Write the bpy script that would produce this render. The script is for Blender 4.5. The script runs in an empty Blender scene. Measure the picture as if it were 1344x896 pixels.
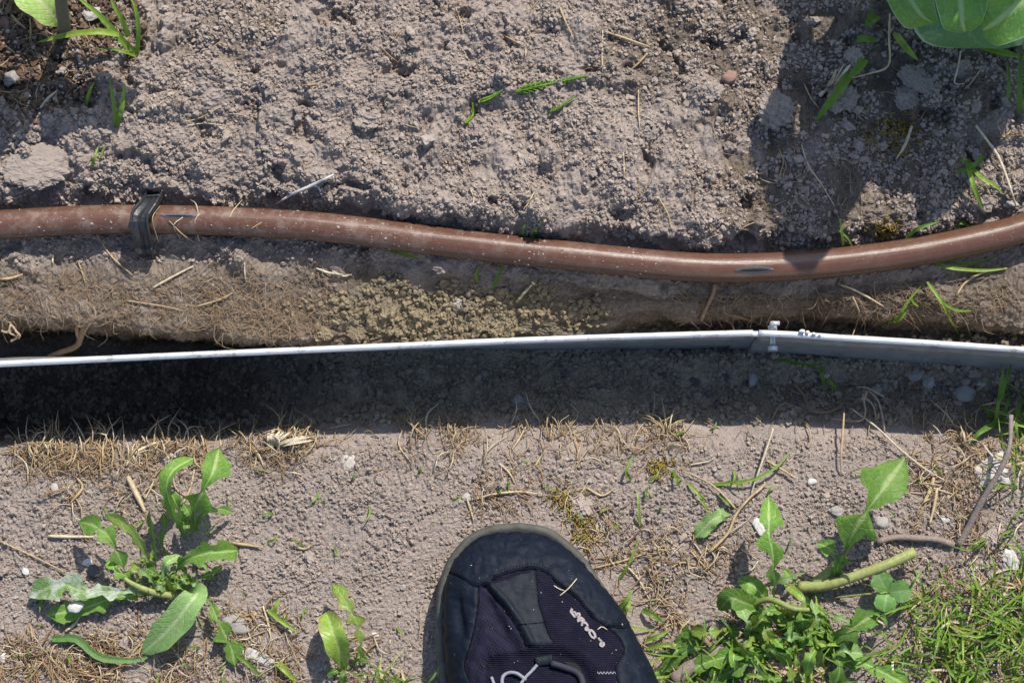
import bpy, math, random
import numpy as np
from mathutils import Vector, Matrix

random.seed(7); np.random.seed(7)
R = math.radians
scene = bpy.context.scene
COL = scene.collection

# ------------------------------------------------------------------ camera
TILT = R(10.0); DIST = 1.30; SPP = 0.0004           # metres per photo pixel at the target
FPX = DIST / SPP
cam_d = bpy.data.cameras.new('camera'); cam = bpy.data.objects.new('camera', cam_d); COL.objects.link(cam)
cam.location = (0, -DIST*math.sin(TILT), DIST*math.cos(TILT)); cam.rotation_euler = (TILT, 0, 0)
cam_d.sensor_width = 36; cam_d.lens = 36*FPX/1344; cam_d.clip_start = 0.02; cam_d.clip_end = 200
scene.camera = cam
scene.render.resolution_x = 1024; scene.render.resolution_y = 682

# ------------------------------------------------------------------ sky and sun
SUN_AZ, SUN_EL = R(27), R(51)                       # clockwise from +Y, above the horizon
world = bpy.data.worlds.new('World'); scene.world = world; world.use_nodes = True
nt = world.node_tree; bg = nt.nodes['Background']
sky = nt.nodes.new('ShaderNodeTexSky'); sky.sky_type = 'NISHITA'; sky.sun_disc = False
sky.sun_elevation = SUN_EL; sky.sun_rotation = SUN_AZ
nt.links.new(sky.outputs[0], bg.inputs[0]); bg.inputs[1].default_value = 0.15
sd = bpy.data.lights.new('sun', 'SUN'); sd.energy = 4.95; sd.angle = R(0.53); sd.color = (1.0, 0.93, 0.83)
sun = bpy.data.objects.new('sun', sd); COL.objects.link(sun)
SDIR = Vector((math.sin(SUN_AZ)*math.cos(SUN_EL), math.cos(SUN_AZ)*math.cos(SUN_EL), math.sin(SUN_EL)))
sun.rotation_euler = (-SDIR).to_track_quat('-Z', 'Y').to_euler(); sun.location = (0.5, 1, 2)
vs = scene.view_settings; vs.view_transform = 'Standard'; vs.look = 'None'; vs.exposure = 0.33; vs.gamma = 1.0; vs.use_curve_mapping = False

# ------------------------------------------------------------------ pixel <-> place
CO = np.array(cam.location); ct, st = math.cos(TILT), math.sin(TILT)
AX = np.array([1, 0, 0.]); AU = np.array([0, ct, st]); AF = np.array([0, st, -ct])
def ray(px, py):
    d = AF + AX*((px-672)/FPX) + AU*((448-py)/FPX)
    return d
def P(px, py, z):
    d = ray(px, py); t = (z-CO[2])/d[2]
    return CO + d*t
def proj(V):
    d = V-CO; f = d@AF
    return 672+FPX*(d@AX)/f, 448-FPX*(d@AU)/f

# ------------------------------------------------------------------ noise
def h2(ix, iy, seed):
    with np.errstate(over='ignore'):
        h = (ix.astype(np.uint32)*np.uint32(374761393)) ^ (iy.astype(np.uint32)*np.uint32(668265263)) ^ np.uint32((seed*2246822519) & 0xffffffff)
        h = (h ^ (h >> np.uint32(13)))*np.uint32(1274126177); h = (h ^ (h >> np.uint32(15)))*np.uint32(2246822519)
        h = h ^ (h >> np.uint32(16))
    return h.astype(np.float64)/4294967296.0
def gnoise(x, y, seed):
    fx = np.floor(x); fy = np.floor(y); ix = fx.astype(np.int64); iy = fy.astype(np.int64); x = x-fx; y = y-fy
    u = x*x*x*(x*(x*6-15)+10); v = y*y*y*(y*(y*6-15)+10)
    def g(a, b):
        t = h2(ix+a, iy+b, seed)*6.2832
        return np.cos(t)*(x-a)+np.sin(t)*(y-b)
    a = g(0, 0); b = g(1, 0); c = g(0, 1); d = g(1, 1)
    return 1.6*((a*(1-u)+b*u)*(1-v)+(c*(1-u)+d*u)*v)
def fbm(x, y, size, octv, seed, gain=.5):
    o = 0; a = 1.; f = 1./size
    for k in range(octv):
        o = o+a*gnoise(x*f, y*f, seed+k*17); a *= gain; f *= 2.03
    return o
def bumps(x, y, cell, rmin, rmax, prob, seed, flat=.75):
    X = x/cell; Y = y/cell; fx = np.floor(X).astype(np.int64); fy = np.floor(Y).astype(np.int64)
    best = np.zeros_like(x); tone = np.full_like(x, .5)
    for a in (-1, 0, 1):
        for b in (-1, 0, 1):
            ix = fx+a; iy = fy+b
            cx = ix+h2(ix, iy, seed); cy = iy+h2(ix, iy, seed+1)
            k = h2(ix, iy, seed+2); r = rmin+(rmax-rmin)*h2(ix, iy, seed+3)**2
            ang = h2(ix, iy, seed+4)*6.28; el = .75+.5*h2(ix, iy, seed+5)
            dx = (X-cx)*cell; dy = (Y-cy)*cell
            ca = np.cos(ang); sa = np.sin(ang)
            d2 = ((dx*ca+dy*sa)*el)**2+((dy*ca-dx*sa)/el)**2
            hh = np.sqrt(np.clip(1-d2/(r*r), 0, 1))*r*flat*(k < prob)
            m = hh > best
            best = np.where(m, hh, best); tone = np.where(m, h2(ix, iy, seed+6), tone)
    return best, tone
def sstep(a, b, x):
    t = np.clip((x-a)/(b-a), 0, 1); return t*t*(3-2*t)

# ------------------------------------------------------------------ materials
class N:
    def __init__(s, name):
        s.m = bpy.data.materials.new(name); s.m.use_nodes = True; s.t = s.m.node_tree
        s.b = s.t.nodes['Principled BSDF']; s.out = s.t.nodes['Material Output']; s._co = None
    def n(s, typ, **kw):
        o = s.t.nodes.new(typ)
        for k, v in kw.items(): setattr(o, k, v)
        return o
    def l(s, a, b): s.t.links.new(a, b)
    def set(s, node, i, v):
        if hasattr(v, 'is_linked') or hasattr(v, 'links'): s.l(v, node.inputs[i])
        else: node.inputs[i].default_value = v
    def co(s):
        if s._co is None: s._co = s.n('ShaderNodeTexCoord').outputs['Object']
        return s._co
    def noise(s, scale, detail=4, rough=.55, vec=None, dist=0):
        o = s.n('ShaderNodeTexNoise'); s.l(vec or s.co(), o.inputs['Vector'])
        o.inputs['Scale'].default_value = scale; o.inputs['Detail'].default_value = detail; o.inputs['Roughness'].default_value = rough
        o.inputs['Distortion'].default_value = dist
        return o.outputs['Fac']
    def vor(s, scale, vec=None, feature='F1', out='Distance'):
        o = s.n('ShaderNodeTexVoronoi'); o.feature = feature; s.l(vec or s.co(), o.inputs['Vector']); o.inputs['Scale'].default_value = scale
        return o.outputs[out]
    def math(s, op, a, b=0.0, c=None, clamp=False):
        o = s.n('ShaderNodeMath', operation=op, use_clamp=clamp); s.set(o, 0, a); s.set(o, 1, b)
        if c is not None: s.set(o, 2, c)
        return o.outputs[0]
    def rng(s, x, a, b, c=0., d=1.):
        o = s.n('ShaderNodeMapRange'); s.l(x, o.inputs[0])
        for i, v in enumerate((a, b, c, d)): o.inputs[i+1].default_value = v
        return o.outputs[0]
    def mix(s, f, a, b, mode='MIX'):
        o = s.n('ShaderNodeMix', data_type='RGBA', blend_type=mode); s.set(o, 0, f)
        for i, v in ((6, a), (7, b)):
            if isinstance(v, tuple): o.inputs[i].default_value = (*v, 1)
            else: s.l(v, o.inputs[i])
        return o.outputs[2]
    def ramp(s, x, stops):
        o = s.n('ShaderNodeValToRGB'); s.l(x, o.inputs[0]); e = o.color_ramp.elements
        while len(e) < len(stops): e.new(.5)
        for q, (p, c) in zip(e, stops): q.position = p; q.color = (*c, 1)
        return o.outputs[0]
    def attr(s, name):
        return s.n('ShaderNodeAttribute', attribute_name=name)
    def p(s):
        a = s.attr('p'); x = s.n('ShaderNodeSeparateXYZ'); s.l(a.outputs['Vector'], x.inputs[0]); return x.outputs
    def bump(s, hgt, strength=.5, dist=.001, prev=None):
        o = s.n('ShaderNodeBump'); s.l(hgt, o.inputs['Height']); o.inputs['Strength'].default_value = strength; o.inputs['Distance'].default_value = dist
        if prev is not None: s.l(prev, o.inputs['Normal'])
        return o.outputs[0]
    def fin(s, col=None, rough=.8, nrm=None, metal=0., spec=.5, trans=0., tcol=None):
        b = s.b
        if isinstance(col, tuple): b.inputs['Base Color'].default_value = (*col, 1)
        elif col is not None: s.l(col, b.inputs['Base Color'])
        s.set(b, 'Roughness', rough); s.set(b, 'Metallic', metal); s.set(b, 'Specular IOR Level', spec)
        if nrm is not None: s.l(nrm, b.inputs['Normal'])
        if trans > 0:
            t = s.n('ShaderNodeBsdfTranslucent'); m = s.n('ShaderNodeMixShader'); m.inputs[0].default_value = trans
            if isinstance(tcol, tuple): t.inputs[0].default_value = (*tcol, 1)
            else: s.l(tcol if tcol is not None else col, t.inputs[0])
            s.l(b.outputs[0], m.inputs[1]); s.l(t.outputs[0], m.inputs[2]); s.l(m.outputs[0], s.out.inputs[0])
        return s.m

M = {}
def soil_mat():
    s = N('soil')
    tone = s.attr('tone').outputs['Fac']; clay = s.attr('clay').outputs['Fac']; moist = s.attr('moist').outputs['Fac']; org = s.attr('organic').outputs['Fac']  # moist: wet trench and bank soil, plus plant shade painted on the bed
    n1 = s.noise(30, 5); n2 = s.noise(420, 4); n3 = s.noise(1500, 3)
    dry = s.mix(s.rng(n1, .3, .7), (.318, .266, .234), (.26, .221, .198))
    dry = s.mix(s.rng(n2, .45, .75), dry, (.365, .306, .266))
    cl = s.mix(s.rng(n2, .35, .7), (.235, .195, .13), (.175, .152, .11))
    cl = s.mix(s.rng(n1, .4, .65), cl, (.205, .18, .14))
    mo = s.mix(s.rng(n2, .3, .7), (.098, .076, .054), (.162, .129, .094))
    og = s.mix(s.rng(n2, .35, .65), (.045, .034, .028), (.15, .11, .085))
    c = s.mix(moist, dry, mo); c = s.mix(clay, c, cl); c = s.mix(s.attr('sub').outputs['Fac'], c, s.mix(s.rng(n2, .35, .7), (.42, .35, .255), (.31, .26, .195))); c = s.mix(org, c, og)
    t = s.math('MULTIPLY_ADD', tone, .5, .75)
    t = s.math('MULTIPLY', t, s.rng(n3, .2, .8, .82, 1.18))
    v = s.n('ShaderNodeHueSaturation'); s.l(c, v.inputs['Color']); s.l(t, v.inputs['Value'])
    c = v.outputs[0]
    # pale mineral grains
    g = s.vor(700, out='Color'); gx = s.n('ShaderNodeSeparateColor'); s.l(g, gx.inputs[0])
    gd = s.vor(700)
    gm = s.math('MULTIPLY', s.math('GREATER_THAN', gx.outputs[0], .985), s.math('LESS_THAN', gd, .38))
    c = s.mix(s.math('MULTIPLY', gm, .75), c, (.52, .48, .44))
    nb = s.bump(s.noise(520, 4, .7), .55, .0010)
    nb = s.bump(s.noise(1300, 5, .75), 1.0, .0008, nb)
    nb = s.bump(s.noise(3200, 2, .6), .5, .0003, nb)
    return s.fin(c, .95, nb, spec=.15)
def clod_mat(name, a, b, rough=.93, scale=300):
    s = N(name); s._co = s.n('ShaderNodeNewGeometry').outputs['Position']; n = s.noise(scale, 5, .65); p = s.p()
    c = s.mix(s.rng(n, .3, .7), a, b)
    v = s.n('ShaderNodeHueSaturation'); s.l(c, v.inputs['Color']); s.l(s.math('MULTIPLY_ADD', p[2], .35, .83), v.inputs['Value'])
    nb = s.bump(s.noise(750, 6, .75), .6, .0007)
    return s.fin(v.outputs[0], rough, nb, spec=.15)
def leaf_mat(name, a, b, rib, rough=.42, trans=.30, edge=None, mildew=0., veins=12, spec=.5, thin=False):
    s = N(name); p = s.p(); t, sd_, rnd = p[0], p[1], p[2]
    as_ = s.math('ABSOLUTE', sd_)
    c = s.mix(s.rng(s.noise(90, 4), .3, .7), a, b)
    c = s.mix(s.rng(s.noise(600, 3), .45, .8), c, tuple(min(1, x*1.35) for x in b))
    if edge: c = s.mix(s.math('MULTIPLY', s.rng(as_, .45, 1.), s.rng(s.noise(60, 3), .35, .65)), c, edge)
    ph = s.math('MULTIPLY_ADD', as_, -2.2, s.math('MULTIPLY', t, float(veins)))
    ph = s.math('ADD', ph, s.math('MULTIPLY', s.noise(120, 2), 1.2))
    w = s.math('PINGPONG', ph, .5)
    vein = s.rng(w, 0., .10, 1., 0.)
    c = s.mix(s.math('MULTIPLY', vein, .28), c, rib)
    ribm = s.rng(as_, .05, .16, 1., 0.)
    c = s.mix(s.math('MULTIPLY', ribm, .8), c, rib)
    if thin: c = s.mix(s.rng(as_, .955, .985, 0., .85), c, (.42, .55, .34))
    if mildew: c = s.mix(s.math('MULTIPLY', s.rng(s.noise(140, 5, .7), .42, .6), mildew), c, (.55, .58, .52))
    c = s.mix(s.rng(s.noise(260, 6, .75), .52, .75, 0., .30), c, (.30, .29, .22))
    c2 = s.n('ShaderNodeHueSaturation'); s.l(c, c2.inputs['Color']); s.l(s.math('MULTIPLY_ADD', rnd, .5, .75), c2.inputs['Value'])
    c = c2.outputs[0]
    tc = s.mix(.6, c, (.20, .36, .03))
    nb = s.bump(s.math('ADD', s.math('MULTIPLY', vein, -.8), s.noise(500, 3)), .5, .0006)
    return s.fin(c, rough, nb, trans=trans, tcol=tc, spec=spec)
def strand_mat(name, stops, rough=.6, trans=.2):
    s = N(name); p = s.p()
    c = s.ramp(p[2], stops)
    c = s.mix(s.rng(s.noise(500, 4), .35, .75), c, s.mix(.5, c, (.12, .07, .035)))
    return s.fin(c, rough, s.bump(s.noise(1500, 3), .4, .0003), trans=trans, spec=.35)
def plain(name, a, b, rough=.6, scale=300, bump=.4, bs=900, metal=0., spec=.5, bd=.0005):
    s = N(name); c = s.mix(s.rng(s.noise(scale, 5, .65), .3, .7), a, b)
    return s.fin(c, rough, s.bump(s.noise(bs, 4), bump, bd), metal, spec)

M['soil'] = soil_mat()
M['clod'] = clod_mat('dry_clod', (.34, .285, .245), (.26, .22, .192))
M['clod_clay'] = clod_mat('clay_clod', (.24, .195, .125), (.17, .145, .10))
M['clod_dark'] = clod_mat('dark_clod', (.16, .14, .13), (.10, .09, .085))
M['stone'] = clod_mat('grey_stone', (.36, .335, .31), (.27, .255, .24), .8)
M['stone_white'] = clod_mat('white_stone', (.56, .54, .51), (.42, .41, .39), .8)
M['chalk'] = clod_mat('chalky_lump', (.48, .45, .41), (.33, .30, .27)); M['stone_dark'] = clod_mat('dark_stone', (.07, .07, .075), (.12, .12, .12), .7)
M['brick'] = clod_mat('brick_red', (.27, .17, .135), (.20, .125, .10), .9)
M['bark'] = clod_mat('bark_brown', (.16, .09, .05), (.10, .06, .04), .85)
M['dandelion'] = leaf_mat('dandelion_leaf', (.085, .19, .022), (.14, .265, .042), (.36, .46, .18), rough=.52, spec=.3)
M['dandelion_yellow'] = leaf_mat('dandelion_leaf_yellowing', (.14, .25, .03), (.21, .33, .045), (.34, .40, .14), edge=(.26, .17, .07))
M['dandelion_pale'] = leaf_mat('dandelion_leaf_underside', (.17, .30, .085), (.21, .34, .11), (.40, .48, .25), rough=.6)
M['dandelion_mildew'] = leaf_mat('dandelion_leaf_mildew', (.08, .18, .03), (.13, .24, .05), (.30, .40, .16), mildew=.75, rough=.6)
M['cabbage'] = leaf_mat('cabbage_leaf', (.070, .215, .070), (.17, .34, .045), (.42, .58, .26), rough=.42, trans=.38, veins=6, thin=True)
M['cabbage_outer'] = leaf_mat('cabbage_outer_leaf', (.055, .175, .085), (.085, .235, .075), (.36, .52, .28), rough=.40, trans=.35, veins=5, thin=True)
M['soft_leaf'] = leaf_mat('soft_pale_leaf', (.26, .40, .10), (.33, .46, .13), (.50, .52, .28), rough=.6)
M['clover'] = leaf_mat('clover_leaflet', (.09, .22, .04), (.12, .27, .055), (.22, .36, .12), rough=.55, veins=16)
M['grass'] = strand_mat('grass_blade', [(0, (.075, .20, .016)), (.5, (.17, .33, .03)), (1, (.28, .43, .055))], .45, .35)
M['straw'] = strand_mat('straw', [(0, (.20, .12, .065)), (.35, (.38, .25, .13)), (.7, (.55, .43, .25)), (1, (.68, .61, .46))], .6, .15)
M['straw_brown'] = strand_mat('dead_grass', [(0, (.17, .11, .065)), (.5, (.36, .25, .15)), (1, (.60, .48, .32))], .7, .15)
M['root'] = strand_mat('rootlet', [(0, (.16, .11, .07)), (.6, (.32, .23, .15)), (1, (.48, .38, .27))], .8, .05)
M['horsetail'] = strand_mat('horsetail_green', [(0, (.09, .24, .02)), (1, (.22, .42, .03))], .5, .3)
M['moss'] = strand_mat('moss_yellow', [(0, (.22, .15, .02)), (.5, (.40, .27, .03)), (1, (.34, .33, .06))], .8, .2)
M['stem'] = strand_mat('stem_green', [(0, (.20, .27, .07)), (1, (.34, .38, .13))], .5, .1)
M['darkstem'] = plain('dark_stem', (.09, .08, .05), (.16, .13, .08), .8, 400, .8)
M['twig'] = plain('twig_bark', (.17, .13, .11), (.26, .21, .185), .9, 500, .8)
M['twig_white'] = plain('bleached_twig', (.55, .54, .52), (.40, .39, .38), .8, 400, .5)
M['plastic'] = plain('black_plastic', (.012, .014, .018), (.035, .036, .038), .42, 350, .3)
M['slot'] = plain('emitter_plastic', (.035, .040, .055), (.06, .065, .08), .4, 600, .2)
M['void'] = plain('slit_black', (.004, .004, .004), (.008, .008, .008), .9)
def hose_mat():
    s = N('brown_hose'); p = s.p()
    v = s.n('ShaderNodeCombineXYZ'); s.l(s.math('MULTIPLY', p[0], 23.), v.inputs[0]); s.l(s.math('MULTIPLY', p[1], 40.), v.inputs[1])
    streak = s.noise(1., 5, .7, v.outputs[0])
    c = s.mix(s.rng(streak, .3, .7), (.094, .044, .028), (.124, .061, .040))
    dust = s.math('MULTIPLY', s.rng(s.noise(110, 6, .75), .47, .66), s.rng(p[0], .377, .57, .42, .10))
    up = s.n('ShaderNodeNewGeometry'); ux = s.n('ShaderNodeSeparateXYZ'); s.l(up.outputs['Normal'], ux.inputs[0])
    dust = s.math('MULTIPLY', dust, s.rng(ux.outputs[2], -.2, .6))
    c = s.mix(dust, c, (.29, .24, .20))
    sp = s.math('MULTIPLY', s.rng(s.noise(900, 3, .8), .63, .70), s.rng(s.noise(45, 3), .45, .62))
    c = s.mix(s.math('MULTIPLY', sp, .8), c, (.45, .41, .38))
    r = s.math('ADD', s.rng(streak, .3, .7, .20, .31), s.math('MULTIPLY', dust, .5))
    return s.fin(c, r, s.bump(streak, .25, .0005), spec=.55)
M['hose'] = hose_mat()
def zinc_mat(name, b=.62, rough=.33):
    s = N(name); w = s.vor(90, out='Color'); x = s.n('ShaderNodeSeparateColor'); s.l(w, x.inputs[0])
    c = s.mix(x.outputs[0], (b*.86, b*.89, b*.93), (b, b*1.02, b*1.05))
    c = s.mix(s.rng(s.noise(120, 6, .75), .54, .70), c, (.27, .235, .205))
    r = s.math('ADD', s.rng(s.noise(160, 4), .3, .7, rough-.07, rough+.12), 0.)
    return s.fin(c, r, s.bump(s.noise(700, 3), .12, .0003), .55, .5)
M['zinc'] = zinc_mat('galvanised_steel', .38, .40)
M['zinc_rim'] = zinc_mat('galvanised_rim', .70, .45)
M['bolt'] = zinc_mat('bolt_steel', .6, .3)
def shoe_mat(name, kind, a, b):
    s = N(name); c = s.mix(s.rng(s.noise(120, 5, .7), .3, .75), a, b)
    dusty = s.rng(s.noise(260, 6, .8), .55, .78); speck = s.rng(s.noise(1500, 2), .73, .78)
    c = s.mix(s.math('MULTIPLY', dusty, .05), c, (.30, .28, .27))
    c = s.mix(s.math('MULTIPLY', speck, .22), c, (.40, .37, .34))
    p = s.p()
    if kind == 'knit':
        w = s.n('ShaderNodeTexWave'); s.l(s.co(), w.inputs[0]); w.inputs['Scale'].default_value = 330; w.inputs['Distortion'].default_value = 3.5
        w.bands_direction = 'Y'; w.inputs['Detail'].default_value = 2
        c = s.mix(s.math('MULTIPLY', w.outputs['Fac'], .55), c, tuple(x*.35 for x in a))
        nb = s.bump(w.outputs['Fac'], .8, .0006)
    elif kind == 'mesh':
        mp = s.n('ShaderNodeMapping'); s.l(s.co(), mp.inputs[0]); mp.inputs['Rotation'].default_value = (0, 0, R(30)); mp.inputs['Scale'].default_value = (760, 560, 300)
        v = s.n('ShaderNodeTexVoronoi'); v.inputs['Randomness'].default_value = .12; v.inputs['Scale'].default_value = 1.0; s.l(mp.outputs[0], v.inputs[0])
        hole = s.rng(v.outputs['Distance'], .2, .42, 1, 0)
        c = s.mix(hole, c, (.006, .006, .008)); nb = s.bump(hole, -.9, .0006)
    else:
        nb = s.bump(s.noise(1500, 4, .7), .35, .0004)
    return s.fin(c, .6 if kind == 'skin' else .9, nb, spec=.14 if kind == 'skin' else .06)
M['shoe_skin'] = shoe_mat('shoe_toecap', 'skin', (.003, .0055, .0125), (.006, .010, .020))
M['shoe_knit'] = shoe_mat('shoe_knit', 'knit', (.010, .010, .022), (.017, .017, .033))
M['shoe_mesh'] = shoe_mat('shoe_mesh', 'mesh', (.011, .0105, .023), (.018, .017, .033))
M['shoe_strip'] = shoe_mat('shoe_strip', 'skin', (.0065, .0095, .015), (.011, .015, .022))
M['shoe_sole'] = plain('sole_rubber', (.042, .044, .038), (.085, .083, .072), .8, 160, .5, 500)
M['shoe_print'] = plain('faded_print', (.30, .265, .265), (.21, .19, .195), .8, 900)
M['seam'] = plain('seam_thread', (.003, .0035, .006), (.006, .007, .011), .9, 1500, .6, spec=.05)
M['lace'] = plain('lace_cord', (.012, .013, .022), (.022, .023, .034), .8, 1500, .6)
M['lace_grey'] = plain('lace_grey', (.15, .16, .19), (.24, .25, .28), .8, 1500, .6)

# ------------------------------------------------------------------ mesh helpers
ORG = {}
class Geo:
    def __init__(s): s.V = []; s.F = []; s.A = []; s.n = 0
    def add(s, V, F, A):
        s.V.append(np.asarray(V, float)); s.A.append(np.asarray(A, float))
        s.F += [tuple(i+s.n for i in f) for f in F]; s.n += len(V); return s
def tag(o, label=None, cat=None, group=None, kind=None):
    if label: o['label'] = label
    if cat: o['category'] = cat
    if group: o['group'] = group
    if kind: o['kind'] = kind
    return o
def mesh_of(name, geo, mat, org=(0, 0, 0), smooth=True):
    V = np.concatenate(geo.V)-np.array(org); A = np.concatenate(geo.A)
    me = bpy.data.meshes.new(name); me.from_pydata(V.tolist(), [], geo.F)
    at = me.attributes.new('p', 'FLOAT_VECTOR', 'POINT'); at.data.foreach_set('vector', A.astype(np.float32).ravel())
    if smooth: me.polygons.foreach_set('use_smooth', [True]*len(me.polygons))
    me.materials.append(M[mat]); return me
def obj(name, geo, mat, parent=None, smooth=True, org=None):
    if parent is not None: o_ = ORG[parent.name]
    elif org is not None: o_ = np.array(org, float)
    else:
        V = np.concatenate(geo.V); o_ = V.mean(0); o_[2] = V[:, 2].min()
    o = bpy.data.objects.new(name, mesh_of(name, geo, mat, o_, smooth)); COL.objects.link(o)
    if parent is None: o.location = o_
    else: o.parent = parent
    ORG[o.name] = o_
    return o
def thing(name, loc, label, cat, group=None):
    e = bpy.data.objects.new(name, None); COL.objects.link(e); e.location = loc; e.empty_display_size = .01
    ORG[e.name] = np.array(loc, float); return tag(e, label, cat, group)
def crom(pts, n):
    p = np.asarray(pts, float)
    if len(p) < 3: return np.linspace(p[0], p[-1], n)
    q = np.vstack([2*p[0]-p[1], p, 2*p[-1]-p[-2]])
    L = np.concatenate([[0], np.cumsum(np.linalg.norm(np.diff(p, axis=0), axis=1))]); L /= L[-1]
    t = np.linspace(0, 1, n); k = np.clip(np.searchsorted(L, t, 'right')-1, 0, len(p)-2)
    u = ((t-L[k])/np.maximum(L[k+1]-L[k], 1e-9))[:, None]
    a, b, c, d = q[k], q[k+1], q[k+2], q[k+3]
    return .5*(2*b+(c-a)*u+(2*a-5*b+4*c-d)*u**2+(3*b-a-3*c+d)*u**3)
def frames(S):
    T = np.gradient(S, axis=0); T /= np.linalg.norm(T, axis=1)[:, None]+1e-12
    up = np.array([0, 0, 1.]); N0 = up-T[0]*(T[0]@up)
    if np.linalg.norm(N0) < .05: N0 = np.array([0, 1., 0])-T[0]*T[0][1]
    N0 /= np.linalg.norm(N0); Ns = [N0]
    for i in range(1, len(S)):
        n = Ns[-1]-T[i]*(T[i]@Ns[-1]); Ns.append(n/(np.linalg.norm(n)+1e-12))
    Ns = np.array(Ns); return T, Ns, np.cross(T, Ns)
def tube(geo, pts, rad, sides=6, n=None, rnd=None, flat=1., lump=0.):
    S = crom(pts, n or max(6, 4*len(pts))); n = len(S); rad = np.atleast_1d(rad)
    r = np.interp(np.linspace(0, 1, n), np.linspace(0, 1, len(rad)), rad)
    if lump: r = r*(1+lump*np.random.uniform(-1, 1, n))
    T, Nn, B = frames(S); a = np.arange(sides)/sides*2*math.pi
    V = S[:, None]+r[:, None, None]*(np.cos(a)[None, :, None]*B[:, None]+flat*np.sin(a)[None, :, None]*Nn[:, None])
    F = [(i*sides+j, i*sides+(j+1) % sides, (i+1)*sides+(j+1) % sides, (i+1)*sides+j) for i in range(n-1) for j in range(sides)]
    F += [tuple(range(sides))[::-1], tuple((n-1)*sides+j for j in range(sides))]
    rnd = random.random() if rnd is None else rnd
    A = np.zeros((n, sides, 3)); A[..., 0] = np.linspace(0, 1, n)[:, None]; A[..., 1] = (a/6.2832)[None]; A[..., 2] = rnd
    return geo.add(V.reshape(-1, 3), F, A.reshape(-1, 3))
def leafgeo(geo, S, width, n=38, m=9, kind='plain', fold=.25, twist=0., lobes=5, depth=.75, sweep=.5, ripple=.08, rnd=None, taper=None, seed=0, side_vec=None):
    """leaf blade along 3D spine S; width = half width in metres"""
    S = crom(S, n); T, Nn, B = frames(S); rs = np.random.RandomState(seed+11)
    side = np.cross(T, np.array([0, 0, 1.])); ln = np.linalg.norm(side, axis=1)[:, None]
    side = np.where(ln > .15, side/(ln+1e-9), B)
    if side_vec is not None: side = np.array(side_vec)-T*(T@np.array(side_vec))[:, None]; side /= np.linalg.norm(side, axis=1)[:, None]
    nor = np.cross(side, T)
    tw = np.linspace(0, 1, n)*twist if np.isscalar(twist) else np.interp(np.linspace(0, 1, n), np.linspace(0, 1, len(twist)), twist)
    sd = side*np.cos(tw)[:, None]+nor*np.sin(tw)[:, None]; nr = np.cross(sd, T)
    t = np.linspace(0, 1, n); s = np.linspace(-1, 1, m)
    if kind == 'dandelion': env = np.interp(t, [0, .12, .3, .6, .82, .95, 1], [.10, .16, .45, .85, 1., .62, .03])
    elif kind == 'blade': env = np.interp(t, [0, .1, .6, .9, 1], [.7, 1, .9, .45, .02])
    elif kind == 'oval': env = np.interp(t, [0, .06, .25, .5, .75, .93, 1], [.12, .25, .7, 1, .95, .5, .03])
    elif kind == 'round': env = np.sqrt(np.clip(1-(2*np.clip(t, .01, .995)-1)**2, 0, 1))*np.interp(t, [0, 1], [.75, 1.05])
    else: env = np.interp(t, [0, .5, 1], [1, 1, 1])
    if taper is not None: env = np.interp(t, np.linspace(0, 1, len(taper)), taper)
    V = np.zeros((n, m, 3)); A = np.zeros((n, m, 3))
    rnd = rs.rand() if rnd is None else rnd
    ph = rs.rand(2)*.5; rp = rs.rand(4)*6.28
    for j, sj in enumerate(s):
        k = 0 if sj < 0 else 1
        if kind == 'dandelion' and depth > 0:
            sw = ((t*lobes+ph[k]) % 1.); lob = 1-depth*np.clip(1.25-1.55*sw, 0, 1)*np.interp(t, [0, .72, .9], [1, 1, .15])
            irr = (1+.22*np.sin(t*17+rp[k]))*(1-.22*((t*lobes*2.7+ph[k]*3) % 1.)*(1 if abs(sj) > .7 else .4))
        else: lob = 1.; irr = 1.+.04*np.sin(t*23+rp[k])
        w = width*env*lob*irr
        off = w*sj
        z = np.abs(off)*fold+ripple*width*np.sin(t*15+rp[2+k]+abs(sj)*2)*abs(sj)**1.5
        V[:, j] = S+sd*off[:, None]+nr*z[:, None]-T*(sweep*np.abs(off))[:, None]*(kind == 'dandelion')
        A[:, j, 0] = t; A[:, j, 1] = sj; A[:, j, 2] = rnd
    F = [(i*m+j, i*m+j+1, (i+1)*m+j+1, (i+1)*m+j) for i in range(n-1) for j in range(m-1)]
    return geo.add(V.reshape(-1, 3), F, A.reshape(-1, 3))
def icosphere(sub):
    import bmesh
    b = bmesh.new(); bmesh.ops.create_icosphere(b, subdivisions=sub, radius=1.); V = np.array([v.co[:] for v in b.verts]); F = [tuple(v.index for v in f.verts) for f in b.faces]; b.free()
    return V, F
ICO = {k: icosphere(k) for k in (1, 2, 3, 4, 5)}
def lump3(V, seed, freq, amp):
    rs = np.random.RandomState(seed); o = np.zeros(len(V))
    for k in range(7):
        d = rs.normal(size=3); d /= np.linalg.norm(d); o += np.sin((V@d)*freq*(1+.35*k)+rs.rand()*6.28)/(1+.45*k)
    return o*amp
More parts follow.
